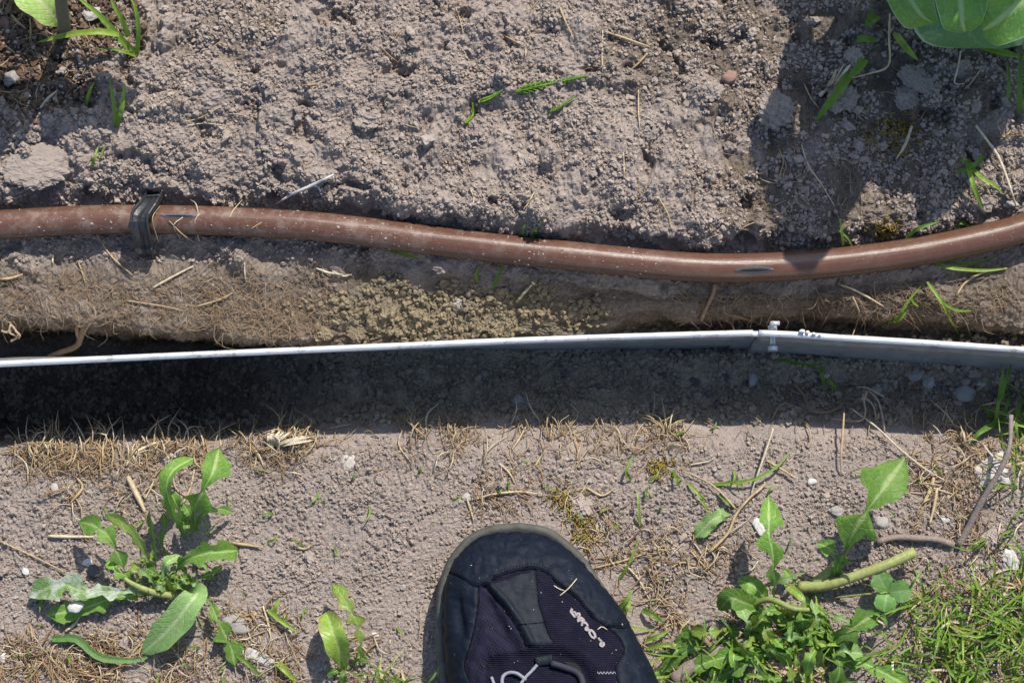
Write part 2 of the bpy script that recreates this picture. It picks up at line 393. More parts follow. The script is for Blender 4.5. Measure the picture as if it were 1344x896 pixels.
def rock(seed, dims, rot=0., ang=0., sub=3, crumb=.12, grit=0.):
    """ang = how angular; dims in metres (full size)"""
    V, F = ICO[sub]; rs = np.random.RandomState(seed); V = V.copy()
    for k in range(int(4+8*ang)):
        d = rs.normal(size=3); d /= np.linalg.norm(d); c = rs.uniform(.55, .86) if ang > 0 else rs.uniform(.8, .95)
        e = V@d; V = V-np.outer(np.clip(e-c, 0, None)*(.9 if ang > .3 else .6), d)
    V = V*(1+lump3(V, seed, 3.2, crumb*.5)+lump3(V, seed+5, 9, crumb*.32)+lump3(V, seed+9, 19, crumb*.18))[:, None]
    if grit: V = V*(1+np.clip(lump3(V, seed+21, 17, .05), -.1, .1)+np.clip(lump3(V, seed+22, 31, .03), -.1, .1)+(rs.rand(len(V))-.5)*grit)[:, None]
    V = V*np.array(dims)/2; c, s = math.cos(rot), math.sin(rot)
    V = V@np.array([[c, s, 0], [-s, c, 0], [0, 0, 1]]); return V, F

# ------------------------------------------------------------------ the ground: one sheet with the trench
HOSE_PX = [(-160, 300), (-60, 298), (0, 295), (80, 290), (150, 288), (250, 289), (350, 293), (450, 301), (600, 320), (750, 336), (900, 350), (1000, 351), (1100, 344), (1200, 331), (1300, 311), (1344, 299), (1450, 268), (1560, 225)]
hx = np.array([a for a, b in HOSE_PX]); hy = np.array([b for a, b in HOSE_PX])
def hose_y(x): return float(np.interp(x, hx, hy))
CX = [-170, 0, 200, 330, 450, 600, 750, 900, 1050, 1200, 1344, 1520]
#            bank mid       bank lip       wall foot      floor          floor near     near wall      near lip
ROLE = {-170: [(375, -.007), (420, -.015), (440, -.090), (500, -.108), (548, -.098), (568, -.050), (582, -.006)],
        0:    [(375, -.007), (424, -.015), (442, -.090), (500, -.108), (548, -.098), (568, -.050), (580, -.006)],
        200:  [(380, -.007), (436, -.016), (450, -.085), (500, -.098), (542, -.088), (566, -.048), (576, -.006)],
        330:  [(382, -.009), (444, -.018), (456, -.050), (500, -.062), (540, -.056), (560, -.032), (572, -.005)],
        450:  [(385, -.012), (436, -.020), (455, -.026), (484, -.036), (530, -.030), (548, -.021), (561, -.006)],
        600:  [(388, -.013), (434, -.020), (450, -.023), (478, -.030), (520, -.025), (540, -.017), (553, -.006)],
        750:  [(388, -.012), (426, -.020), (442, -.025), (474, -.027), (515, -.023), (536, -.016), (551, -.006)],
        900:  [(392, -.007), (410, -.015), (426, -.045), (468, -.022), (510, -.024), (530, -.016), (551, -.006)],
        1050: [(392, -.007), (412, -.016), (424, -.045), (466, -.010), (505, -.016), (528, -.012), (555, -.006)],
        1200: [(392, -.007), (418, -.016), (430, -.042), (474, -.010), (510, -.016), (532, -.012), (560, -.006)],
        1344: [(392, -.008), (428, -.018), (440, -.038), (482, -.010), (515, -.015), (536, -.011), (562, -.006)],
        1520: [(392, -.008), (430, -.018), (444, -.038), (488, -.010), (520, -.015), (540, -.011), (565, -.006)]}
cols = []
for cx in CX:
    h = hose_y(cx); k_ = float(np.interp(cx, [0, 330, 520, 900, 1060, 1344], [.5, .55, 1, 1, .6, .5])); pts = [(-420, .026), (-40, .024), (110, .022), (h-48, .013*k_+.004), (h-20, .0006), (h+20, -.0005), (h+38, -.003 if h < 310 else -.004)]+ROLE[cx]+[(596, -.001), (660, .001), (760, 0), (920, 0), (1500, 0)]
    cols.append([P(cx, py, z) for py, z in pts])
cols = np.array(cols); ux = np.array([P(cx, 448, 0)[0] for cx in CX])
mean = cols.mean(0); arc = np.concatenate([[0], np.cumsum(np.linalg.norm(np.diff(mean[:, 1:], axis=0), axis=1))])
K = len(arc)
DU = .0007
def axis(lo, hi, mlo, mhi):
    a = np.arange(lo, hi, DU); m1 = np.arange(mlo, lo, .004); m2 = np.arange(hi, mhi, .004)[1:]
    g = .004*1.75**np.arange(1, 17); g = np.cumsum(g)
    return np.concatenate([(mlo-g)[::-1], m1, a, m2, m2[-1]+g])
U = axis(-.290, .290, -.55, .55)
v0, v1 = np.interp(-30, [-420, -40, 110], arc[:3]), np.interp(925, [920, 1500], arc[-2:])
Vv = axis(v0, v1, arc[0]+.002, arc[-1]-.002)
# base sheet: every control line is interpolated smoothly in x, then along the arc
ydat = np.empty((K, len(U))); zdat = np.empty((K, len(U)))
wob = lambda k, a, s: a*gnoise(U/s+k*3.7, np.full_like(U, k*1.3), 50+k)
for k in range(K):
    uu = np.clip(U, ux[0], ux[-1]); j = np.clip(np.searchsorted(ux, uu)-1, 0, len(ux)-2); f = (uu-ux[j])/(ux[j+1]-ux[j]); f = f*f*(3-2*f)
    ydat[k] = cols[j, k, 1]*(1-f)+cols[j+1, k, 1]*f; zdat[k] = cols[j, k, 2]*(1-f)+cols[j+1, k, 2]*f
    if 12 <= k <= 14: zdat[k] += wob(k+40, .0034, .045)+wob(k+60, .0016, .017)
    if 7 <= k <= 13: ydat[k] += wob(k, .0022, .035)+wob(k+20, .0010, .012)
va = np.clip(Vv, arc[0], arc[-1]); j = np.clip(np.searchsorted(arc, va, 'right')-1, 0, K-2); f = ((va-arc[j])/(arc[j+1]-arc[j]))
def cr(D):   # catmull-rom along the arc with damped tangents, keeps lips fairly crisp
    Dp = np.vstack([2*D[0]-D[1], D, 2*D[-1]-D[-2]]); ap = np.concatenate([[2*arc[0]-arc[1]], arc, [2*arc[-1]-arc[-2]]])
    m = .62*(Dp[2:]-Dp[:-2])/(ap[2:]-ap[:-2])[:, None]; L = (arc[j+1]-arc[j])[:, None]; t = f[:, None]
    return (2*t**3-3*t**2+1)*D[j]+(t**3-2*t**2+t)*L*m[j]+(-2*t**3+3*t**2)*D[j+1]+(t**3-t**2)*L*m[j+1]
BY, BZ = cr(ydat), cr(zdat); BY = BY-(np.clip(Vv-arc[-1], 0, None)-np.clip(arc[0]-Vv, 0, None))[:, None]
B3 = np.stack([np.broadcast_to(U, BY.shape), BY, BZ], -1)
dv = np.gradient(B3, axis=0); du = np.gradient(B3, axis=1); nrm = np.cross(du, -dv); nrm /= np.linalg.norm(nrm, axis=-1)[..., None]+1e-12
nrm *= np.where(nrm[..., 2:3] < -.2, -1, 1)
bx, by = proj(B3.reshape(-1, 3)); bx = bx.reshape(BY.shape); by = by.reshape(BY.shape)
UU, VV = np.meshgrid(U, Vv); UU = UU*1000; VV = VV*1000                        # millimetres on the sheet
wx = fbm(UU, VV, 5., 3, 201)*.9; wy = fbm(UU, VV, 5., 3, 301)*.9
arcn = lambda k: arc[k]*1000
hyc = np.interp(bx, hx, hy)
ssx = lambda a, b: sstep(a, b, bx)
edge_n = fbm(UU, VV, 22., 3, 77)
loose = 1-sstep(arcn(5)-2, arcn(7)-2, VV+4*edge_n+ (bx-500)*.006)               # upper bed
trench = sstep(arcn(8)-3, arcn(9), VV)*(1-sstep(arcn(13)-6, arcn(13)+1, VV))
bank = np.clip((1-loose)*(1-sstep(arcn(8), arcn(9), VV)), 0, 1)
near = sstep(arcn(13)-2, arcn(14)+6, VV)
cb = 1.0-((bx-590)/195)**2-((by-415)/42)**2+.85*edge_n
clay = sstep(.1, .55, cb)*(by > 330)
sub = np.clip(trench*sstep(300, 480, bx)*(1-.45*sstep(900, 1010, bx))*(1-clay)*sstep(448, 462, by+8*edge_n), 0, 1)
claycr = sstep(.1, .5, cb)*(by < 455)
organic = sstep(.0, .6, 1.1-(bx/190)**2-(by/175)**2+.5*edge_n)*(bx < 300)*(by > -400)
b1, t1 = bumps(UU+1.2*wx, VV+1.2*wy, 14., 2.6, 6., .30, 401, .65)
b2, t2 = bumps(UU+.8*wx, VV+.8*wy, 5.2, 1.1, 2.6, .60, 411, 1.0)
b3, t3 = bumps(UU+.45*wx, VV+.45*wy, 2.9, .75, 1.5, .80, 421, 1.15)
b4, t4 = bumps(UU+.25*wx, VV+.25*wy, 1.9, .6, 1.05, .92, 431, 1.15)
fine = fbm(UU, VV, 3.2, 3, 501)
big = fbm(UU, VV, 55., 2, 511); med = fbm(UU, VV, 17., 3, 521)
patch = sstep(-.15, .35, fbm(UU, VV, 42., 2, 531))                             # trodden smooth versus crumbly
rough_ = sstep(-.35, .45, fbm(UU, VV, 26., 3, 541))
grit = fbm(UU, VV, 1.7, 2, 551)
crumbs_ = (np.maximum(b2, .35*b1)*(.25+.75*rough_)+b3*(.45+.45*rough_)+b4*.75)
holes = -6.0*sstep(.30, .62, gnoise(UU/13.+7, VV/13., 561))*rough_
h_loose = 4.2*big+3.8*med+holes+b1*1.7*rough_+crumbs_+.35*fine+.22*grit
h_bank = 1.5*med+.5*fine+.5*b4+.35*b3+.25*grit+.5*b2*rough_
h_clay = 1.6*med+.9*b1+crumbs_*.95+.35*fine
h_tr = 1.4*med+.5*b2+.75*b3+.6*b4+.3*fine
h_near = .45*med+.3*fine+.55*b4+.25*b3+.28*grit+patch*(.75*b2*rough_+.65*b3+.4*b4)+.3*b1*patch*rough_
# cracks in the trodden earth
cx_, cy_ = UU+6*gnoise(UU/14, VV/14, 601), VV+6*gnoise(UU/14, VV/14, 611)
crk = np.abs(gnoise(cx_/34, cy_/34, 621)); crk = (1-sstep(0, .03, crk))*sstep(-.1, .2, fbm(UU, VV, 60., 2, 631))*(1-.6*patch)
H = loose*h_loose+bank*h_bank+trench*h_tr+near*(h_near-1.5*crk)
H = H*(1-claycr)+h_clay*claycr
ax_ = bx-672
shoe_flat = sstep(1.0, 1.25, ((bx-725)/170)**2+((by-1060)/380)**2)
H = H*(.25+.75*shoe_flat)
hose_bed = np.exp(-(np.abs(by-hyc+1)/21)**3)
H = H*(1-.85*hose_bed)-1.2*hose_bed
inr = np.clip(1-np.maximum(np.abs(UU)-800, 0)/400, .1, 1)*np.clip(1-np.maximum(np.abs(VV-arc[-1]*500)-900, 0)/400, .1, 1)
H = H*inr+(np.random.rand(*H.shape)-.5)*(.34*loose+.30*near+.30*trench+.22*bank)*(inr > .99)*(np.abs(UU) < 291)
G3 = B3+nrm*(H/1000)[..., None]
tone = .30*(t1*.35+t2*.65)+.30*t3+.25*t4+.15+.10*big
tone = np.where(near > .5, .45*tone+.30+.06*med, tone)
moist = np.clip(.95*bank+trench*1.0, 0, 1)*(1-.25*sstep(-.2, .4, med))*(.85+.15*edge_n)
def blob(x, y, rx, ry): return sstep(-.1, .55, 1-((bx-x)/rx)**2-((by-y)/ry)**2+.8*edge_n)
damp_shade = np.maximum.reduce([blob(1110, 150, 215, 200), blob(970, 40, 120, 95), blob(830, 70, 70, 60)*.8, blob(300, 45, 70, 45)*.7, blob(1110, 290, 130, 60)*.8])  # damp soil, with cabbage and plant shade painted into the same dark patches
moist = np.maximum(moist, .80*damp_shade*loose)  # painted shade on the bed joins the moist mask
nr_, nc_ = BY.shape
def grid_mesh(name, Vt, nr, nc, attrs, mat):
    me = bpy.data.meshes.new(name); me.vertices.add(nr*nc); me.vertices.foreach_set('co', Vt.astype(np.float32).ravel())
    idx = np.arange(nr*nc).reshape(nr, nc); q = np.stack([idx[1:, :-1], idx[1:, 1:], idx[:-1, 1:], idx[:-1, :-1]], -1).reshape(-1, 4)
    me.loops.add(q.size); me.loops.foreach_set('vertex_index', q.ravel().astype(np.int32))
    me.polygons.add(len(q)); me.polygons.foreach_set('loop_start', np.arange(0, q.size, 4, dtype=np.int32)); me.polygons.foreach_set('use_smooth', np.zeros(len(q), bool))
    me.update(calc_edges=True)
    for k, a in attrs.items():
        at = me.attributes.new(k, 'FLOAT', 'POINT'); at.data.foreach_set('value', a.astype(np.float32).ravel())
    me.materials.append(mat); return me
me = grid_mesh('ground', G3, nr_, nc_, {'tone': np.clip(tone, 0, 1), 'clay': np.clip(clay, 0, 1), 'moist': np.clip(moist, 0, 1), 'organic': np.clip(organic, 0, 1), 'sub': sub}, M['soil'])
ground = bpy.data.objects.new('ground', me); COL.objects.link(ground); ground['kind'] = 'structure'

# lookups: photo pixel -> ground point, (x, y) -> ground height
gx, gy = proj(G3.reshape(-1, 3)); GV = G3.reshape(-1, 3)
RS = 2; RX0, RY0, RWd, RHt = -260, -320, 940, 860
def raster():
    i = ((gx-RX0)/RS).astype(int); jj = ((gy-RY0)/RS).astype(int); ok = (i >= 0) & (i < RWd) & (jj >= 0) & (jj < RHt)
    Z = np.full(RWd*RHt, np.nan); k = jj[ok]*RWd+i[ok]; z = GV[ok, 2]; o = np.argsort(z); Z[k[o]] = z[o]; Z = Z.reshape(RHt, RWd)
    for _ in range(8):
        m = np.isnan(Z)
        if not m.any(): break
        for ax in (0, 1):
            for d in (1, -1):
                s_ = np.roll(Z, d, ax); Z = np.where(np.isnan(Z), s_, Z)
    return np.nan_to_num(Z)
ZPX = raster()
def gz(px, py):
    i = int(min(max((px-RX0)/RS, 0), RWd-1)); jj = int(min(max((py-RY0)/RS, 0), RHt-1)); return float(ZPX[jj, i])
def G(px, py, h=0.):
    """point h above the ground that is seen at this pixel of the ground"""
    return P(px, py, gz(px, py)+h)
HX0, HY0, HS = -.6, -.5, .001
def hraster():
    i = ((GV[:, 0]-HX0)/HS).astype(int); jj = ((GV[:, 1]-HY0)/HS).astype(int); ok = (i >= 0) & (i < 1200) & (jj >= 0) & (jj < 1000)
    Z = np.full(1200*1000, np.nan); k = jj[ok]*1200+i[ok]; z = GV[ok, 2]; o = np.argsort(z); Z[k[o]] = z[o]; Z = Z.reshape(1000, 1200)
    for _ in range(6):
        for ax in (0, 1):
            for d in (1, -1):
                Z = np.where(np.isnan(Z), np.roll(Z, d, ax), Z)
    return np.nan_to_num(Z)
ZXY = hraster()
def zxy(x, y): return ZXY[np.clip(((np.asarray(y)-HY0)/HS).astype(int), 0, 999), np.clip(((np.asarray(x)-HX0)/HS).astype(int), 0, 1199)]
def drape(pts, lift=.0006, n=14):
    """photo polyline laid on the ground"""
    S = crom([P(a, b, 0) for a, b in pts] if len(pts) > 2 else [P(*pts[0], 0), P(*pts[-1], 0)], n)
    px_, py_ = proj(S); Q = np.array([G(a, b, lift) for a, b in zip(px_, py_)])
    z = Q[:, 2].copy(); zz = np.maximum(z, np.convolve(np.pad(z, 2, 'edge'), np.ones(5)/5, 'valid'))
    return np.array([P(a, b, c) for a, b, c in zip(px_, py_, zz)])

# ------------------------------------------------------------------ drip hose
HR = .0077
hs = [P(a, b, .0075+.0015*max(0, (a-1100)/300)) for a, b in [(-700, 330), (-420, 312)]+HOSE_PX]+[P(1800, 120, .034), P(2100, 10, .034)]
hose = thing('drip_hose', P(672, 330, 0), 'brown plastic drip hose lying along the soil bed above the trench', 'hose')
HS_ = crom(hs, 480); g = Geo(); tube(g, hs, HR, 40, 480, 0.5); obj('pipe', g, 'hose', hose)
hT, hN, hB = frames(HS_)
def on_hose(px, ang, out=0.):
    i = int(np.argmin(np.abs(proj(HS_)[0]-px))); up = np.array([0, 0, 1.]); n = up-hT[i]*(hT[i]@up); n /= np.linalg.norm(n); b = np.cross(hT[i], n)
    d = n*math.cos(ang)-b*math.sin(ang) if True else n
    return HS_[i]+d*(HR+out), hT[i], d
def slot(px, ang, L, W, lab):
    def lens(L, W, out, mat, parent, nm):
        g = Geo(); n, m = 18, 7; V = []; A = []
        for a in np.linspace(-1, 1, n):
            w = W*math.sqrt(max(0, 1-a*a))**1.3
            for b in np.linspace(-1, 1, m):
                q, t, d = on_hose(px, ang+b*w/HR, out*(1-.6*b*b)); V.append(q+t*a*L); A.append((a, b, .5))
        F = [(i*m+j, i*m+j+1, (i+1)*m+j+1, (i+1)*m+j) for i in range(n-1) for j in range(m-1)]
        g.add(V, F, A); return obj(nm, g, mat, parent)
    o = lens(L, W, .00022, 'slot', hose, 'emitter_slot'); o['label'] = lab
    lens(L*.72, W*.42, .00042, 'void', o, 'slit')
slot(240, .05, .0104, .0014, 'dark emitter slot near the black stake')
slot(988, -.36, .0105, .0019, 'dark emitter slot facing the trench')
# crumbs of soil stuck to the pipe
g = Geo(); Vi, Fi = ICO[1]
for k in range(300):
    px = random.choice([random.uniform(-20, 700), random.gauss(120, 60), random.gauss(400, 50), random.gauss(520, 30), random.gauss(700, 40), random.gauss(830, 20)]); q, t, d = on_hose(px, random.gauss(-.1, .75)); r = random.choice([.0002, .0003, .0004, .0004, .0007])*random.uniform(.6, 1.4)
    V = Vi*(1+lump3(Vi, k, 4, .28))[:, None]*r*.85*np.array([1.3, 1, .6])+q; g.add(V, Fi, np.full((len(V), 3), random.random()))
o = obj('soil_specks', g, 'clod', hose); o['kind'] = 'stuff'

# ------------------------------------------------------------------ black hold-down stake over the hose
stake = thing('hose_stake', P(186, 292, 0), 'black plastic ground stake clamping the brown hose down', 'stake')
sp = [P(203, 250, -.05), P(203, 254, -.004), P(202, 259, .010), P(196, 268, .0172), P(184, 283, .0205), P(183, 294, .0195), P(186, 308, .0150), P(188, 322, .0085), P(190, 334, .0005), P(190, 340, -.05)]
S = crom(sp, 60); T, Nn, Bb = frames(S); side = np.tile(np.array([1., .12, 0]), (60, 1)); side -= T*np.sum(side*T, 1)[:, None]; side /= np.linalg.norm(side, axis=1)[:, None]; nn = np.cross(side, T)
nn *= np.sign(nn[28, 2])
prof = np.array([(-.0053, -.0008), (-.0053, .0022), (-.0046, .0026), (-.0040, .0022), (-.0036, .0010), (-.001, .0006), (.0006, .0012), (.001, .0006), (.0036, .0010), (.0040, .0022), (.0046, .0026), (.0053, .0022), (.0053, -.0008)])
wv = np.interp(np.linspace(0, 1, 60), [0, .2, .45, 1], [.7, .85, .92, .75])
V = S[:, None]+side[:, None]*prof[None, :, :1]*wv[:, None, None]+nn[:, None]*prof[None, :, 1:]
m = len(prof); g = Geo(); F = [(i*m+j, i*m+(j+1) % m, (i+1)*m+(j+1) % m, (i+1)*m+j) for i in range(59) for j in range(m)]
g.add(V.reshape(-1, 3), F, np.full((60*m, 3), .5)); o = obj('strap', g, 'plastic', stake, smooth=False)
g = Geo(); tube(g, [S[24]+nn[24]*.0014-side[24]*.004, S[24]+nn[24]*.0014+side[24]*.004], .0008, 6, 6); obj('cross_rib', g, 'plastic', stake)
g = Geo(); tube(g, [S[44]+nn[44]*.0010, S[50]+nn[50]*.0010, S[54]+nn[54]*.0010], .0007, 6, 12); obj('centre_rib', g, 'plastic', stake)

# ------------------------------------------------------------------ galvanised edging, two strips and a bolt
EZ = .045
def edging(pxl, lean, label, x_end_tabs):
    th = thing('edging_strip', P(pxl[len(pxl)//2][0], pxl[len(pxl)//2][1], 0), label, 'edging')
    S = crom([P(a, b, EZ) for a, b in pxl], 150); n = len(S); tt = np.linspace(0, 1, n); ln = np.interp(tt, np.linspace(0, 1, len(lean)), lean)
    # rolled rim
    g = Geo(); tube(g, S, .0017, 12, 150, .5); obj('rolled_rim', g, 'zinc_rim', th)
    # face, with two pressed swages
    zs = np.array([0, .004, .010, .014, .017, .020, .030, .040, .044, .048, .060, .085, .105]); bul = np.array([0, 0, 0, .0012, .0018, .0006, 0, 0, .0012, 0, 0, 0, 0])
    T, Nn, Bb = frames(S); fwd = np.array([0, -1., 0]); V = []; A = []
    for i in range(n):
        dn = np.array([0, math.sin(ln[i]), -math.cos(ln[i])]); fw = np.array([0, -math.cos(ln[i]), -math.sin(ln[i])])
        w = .0010*math.sin(S[i][0]*31)+.0006*math.sin(S[i][0]*77)
        for th_ in (0., -.0009):
            for z, b in zip(zs, bul): V.append(S[i]+dn*z+fw*(b+th_-.0006+w*z*8)); A.append((tt[i], z*10, .5))
    m = len(zs); F = []
    for i in range(n-1):
        for s_ in (0, 1):
            for j in range(m-1):
                a = i*2*m+s_*m+j; b = a+2*m; F.append((a, a+1, b+1, b) if s_ == 0 else (a, b, b+1, a+1))
        a = i*2*m+m-1; F.append((a, a+m, a+3*m, a+2*m))
    for i in (0, n-1):
        for j in range(m-1):
            a = i*2*m+j; F.append((a, a+1, a+m+1, a+m))
    g = Geo(); g.add(V, F, A); obj('face', g, 'zinc', th); return th, S
edL, SL = edging([(-1000, 540), (-420, 502), (-160, 485), (0, 477.5), (200, 468), (450, 457), (700, 446), (880, 440), (988, 437)], [R(12), R(12), R(12), R(11.5), R(10.5), R(9.5), R(7.5), R(5), R(3)], 'galvanised steel edging strip running from the stake side to the bolted joint', 0)
edR, SR = edging([(996, 437), (1050, 439.5), (1100, 443), (1200, 449), (1344, 459), (1500, 470), (1760, 490), (2300, 530)], [R(-1.5), R(-1.5), R(-1.5), R(-1), R(-.5), R(0)], 'galvanised steel edging strip with a bolt, on the clover side of the joint', 1)
# overlapping tongue, bolt and nut
g = Geo(); c = P(990, 440, EZ-.002); tube(g, [P(978, 438.5, EZ-.0015), P(992, 438.8, EZ-.0015), P(1003, 439, EZ-.0015)], .0012, 8, 10); obj('joint_tongue', g, 'zinc_rim', edR)
def ring(geo, c, ax, r, h, n=6, rnd=.5):
    ax = np.array(ax, float); ax /= np.linalg.norm(ax); tube(geo, [c, c+ax*h], r, n, 2, rnd)
bp = P(1014, 436, EZ-.010)
bolt = Geo(); ring(bolt, bp+np.array([0, .0050, 0]), (0, -1, 0), .0015, .0125, 10); bo = obj('bolt', bolt, 'bolt', edR)
g = Geo(); ring(g, bp+np.array([0, .0034, .0]), (0, -1, 0), .0023, .0022, 6); obj('nut', g, 'bolt', bo, smooth=False)
g = Geo(); ring(g, bp+np.array([0, -.0075, 0]), (0, -1, 0), .0027, .0020, 14); obj('bolt_head', g, 'bolt', bo, smooth=False)
g = Geo(); ring(g, bp+np.array([0, .0036, .0012]), (0, 0, 1), .0013, .0050, 8); ring(g, bp+np.array([-.0016, .0036, .0060]), (1, 0, 0), .0012, .0046, 8); obj('clip_pin', g, 'bolt', bo)
# the left strip's end tab lies behind the right strip and closes the joint
g = Geo(); V = []
for a in np.linspace(0, 1, 6):
    for z in (-.003, -.03, -.06, -.10):
        for o_ in (.0012, .0021): V.append(P(970+46*a, 437.5+2*a, EZ)+np.array([0, o_+z*-.03, z]))
F = []
for i in range(5):
    for k in range(3):
        b = i*8+k*2; F += [(b, b+2, b+10, b+8), (b+1, b+9, b+11, b+3)]
    F += [(i*8, i*8+8, i*8+9, i*8+1), (i*8+6, i*8+7, i*8+15, i*8+14)]
g.add(V, F, np.full((len(V), 3), .5)); obj('end_tab', g, 'zinc', edL)

# ------------------------------------------------------------------ loose crumbs of soil (uncountable)
def crumb_mat(name, a, b):
    s = N(name); oi = s.n('ShaderNodeObjectInfo'); c = s.mix(oi.outputs['Random'], a, b)
    c = s.mix(s.rng(s.noise(2.2, 4), .35, .7), c, tuple(x*.8 for x in a)); return s.fin(c, .95, None, spec=.1)
def crumb_field(name, label, px, py, rad, mat):
    pts = np.array([G(a, b, 0) for a, b in zip(px, py)]); n = len(pts); pts[:, 2] += rad*.12
    me = bpy.data.meshes.new(name); me.from_pydata(pts.tolist(), [], [])
    for nm, ty, ar in (('sz', 'FLOAT', rad), ('ro', 'FLOAT_VECTOR', np.random.uniform(0, 6.28, (n, 3)))):
        at = me.attributes.new(nm, ty, 'POINT'); at.data.foreach_set('value' if ty == 'FLOAT' else 'vector', np.asarray(ar, np.float32).ravel())
    o = bpy.data.objects.new(name, me); COL.objects.link(o)
    cl = bpy.data.collections.new(name+'_shapes')
    for k in range(7):
        V, F = rock(900+k*13, (2.1, 1.7, 1.4), sub=1 if k < 4 else 2, ang=.9, crumb=.34); gg = Geo(); gg.add(V, F, np.full((len(V), 3), .5))
        m_ = mesh_of('crumb_shape', gg, 'clod', smooth=False); m_.materials.clear(); m_.materials.append(mat); q = bpy.data.objects.new('crumb_shape', m_); cl.objects.link(q)
    ng = bpy.data.node_groups.new(name, 'GeometryNodeTree')
    ng.interface.new_socket('Geometry', in_out='INPUT', socket_type='NodeSocketGeometry'); ng.interface.new_socket('Geometry', in_out='OUTPUT', socket_type='NodeSocketGeometry')
    nd = lambda t: ng.nodes.new(t)
    gi, go, ip, ci = nd('NodeGroupInput'), nd('NodeGroupOutput'), nd('GeometryNodeInstanceOnPoints'), nd('GeometryNodeCollectionInfo')
    ci.inputs['Collection'].default_value = cl; ci.inputs['Separate Children'].default_value = True; ci.inputs['Reset Children'].default_value = True
    a1, a2, rv = nd('GeometryNodeInputNamedAttribute'), nd('GeometryNodeInputNamedAttribute'), nd('FunctionNodeRandomValue')
    a1.data_type = 'FLOAT'; a1.inputs['Name'].default_value = 'sz'; a2.data_type = 'FLOAT_VECTOR'; a2.inputs['Name'].default_value = 'ro'
    rv.data_type = 'INT'; rv.inputs[4].default_value = 0; rv.inputs[5].default_value = 6
    L = ng.links.new; L(gi.outputs[0], ip.inputs['Points']); L(ci.outputs[0], ip.inputs['Instance']); ip.inputs['Pick Instance'].default_value = True
    L(rv.outputs[2], ip.inputs['Instance Index']); L(a1.outputs[0], ip.inputs['Scale']); L(a2.outputs[0], ip.inputs['Rotation']); L(ip.outputs[0], go.inputs[0])
    md = o.modifiers.new('scatter', 'NODES'); md.node_group = ng; me.materials.append(mat)
    tag(o, label, 'soil crumbs', kind='stuff'); return o
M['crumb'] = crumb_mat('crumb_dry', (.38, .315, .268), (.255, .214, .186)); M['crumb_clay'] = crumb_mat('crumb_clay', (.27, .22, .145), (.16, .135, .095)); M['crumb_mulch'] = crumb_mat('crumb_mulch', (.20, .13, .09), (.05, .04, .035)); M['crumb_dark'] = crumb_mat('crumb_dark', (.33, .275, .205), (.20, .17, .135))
def field(n, fn, rmin, rmax, pw=3.2):
    X = np.empty(0); Y = np.empty(0)
    while len(X) < n:
        a = np.random.uniform(-60, 1404, n*3); b = np.random.uniform(-60, 956, n*3); k = np.random.rand(n*3) < fn(a, b)
        X = np.append(X, a[k]); Y = np.append(Y, b[k])
    return X[:n], Y[:n], rmin+(rmax-rmin)*np.random.rand(n)**pw
def pn(a, b, s, seed): return gnoise(np.asarray(a)/s, np.asarray(b)/s, seed)
def HYv(a): return np.interp(a, hx, hy)
def w_bed(a, b):
    h = HYv(a); top = (.40+.9*pn(a, b, 60, 5)+.6*pn(a, b, 18, 15))*(1-.85*np.exp(-np.clip((a/170)**2+(b/160)**2, 0, 9)**1.5))
    low = .6*np.clip(.5+pn(a, b, 40, 6), 0, 1)*((a < 520) | (a > 1180))*(b < h+55-35*sstep(350, 600, a))
    return np.where(b < h-22, top, np.where(b < h+20, .05, low))
x_, y_, r_ = field(70000, w_bed, .00028, .0019, 5.0); crumb_field('soil_crumbs', 'dry grey crumbs of loose soil over the bed behind the hose', x_, y_, r_, M['crumb'])
def w_clay(a, b): return np.clip(1.0-((a-595)/190)**2-((b-408)/42)**2+1.3*pn(a, b, 35, 8), 0, 1)*(b < 452)*(b > HYv(a)+16)
x_, y_, r_ = field(4400, w_clay, .00026, .0028, 5.); crumb_field('clay_crumbs', 'ochre clay crumbs collapsed down the trench bank', x_, y_, r_, M['crumb_clay'])
def w_near(a, b):
    w = np.clip(.34+.6*pn(a, b, 75, 9)+.45*pn(a, b, 20, 10), .08, 1)+.25*((a > 1080) & (b > 620))
    return w*(b > 572)*(((a-725)/165)**2+((b-1060)/380)**2 > 1)
x_, y_, r_ = field(60000, w_near, .00024, .0017, 5.5); crumb_field('ground_crumbs', 'small dry crumbs scattered on the trodden ground by the shoe', x_, y_, r_, M['crumb'])
def w_tr(a, b): return (440+36*np.clip(1-a/900., 0, 1) < b)*(b < 556)*(.35+.6*pn(a, b, 30, 11))
x_, y_, r_ = field(2600, lambda a, b: np.exp(-np.clip((a/165)**2+(b/150)**2, 0, 9)**2)*(b > -60), .0004, .0030, 3.); crumb_field('mulch_crumbs', 'dark crumbs of mulch and bark in the planted corner', x_, y_, r_, M['crumb_mulch'])
x_, y_, r_ = field(13000, w_tr, .0003, .0030, 4.2); crumb_field('trench_crumbs', 'dark moist crumbs on the floor of the trench', x_, y_, r_, M['crumb_dark'])

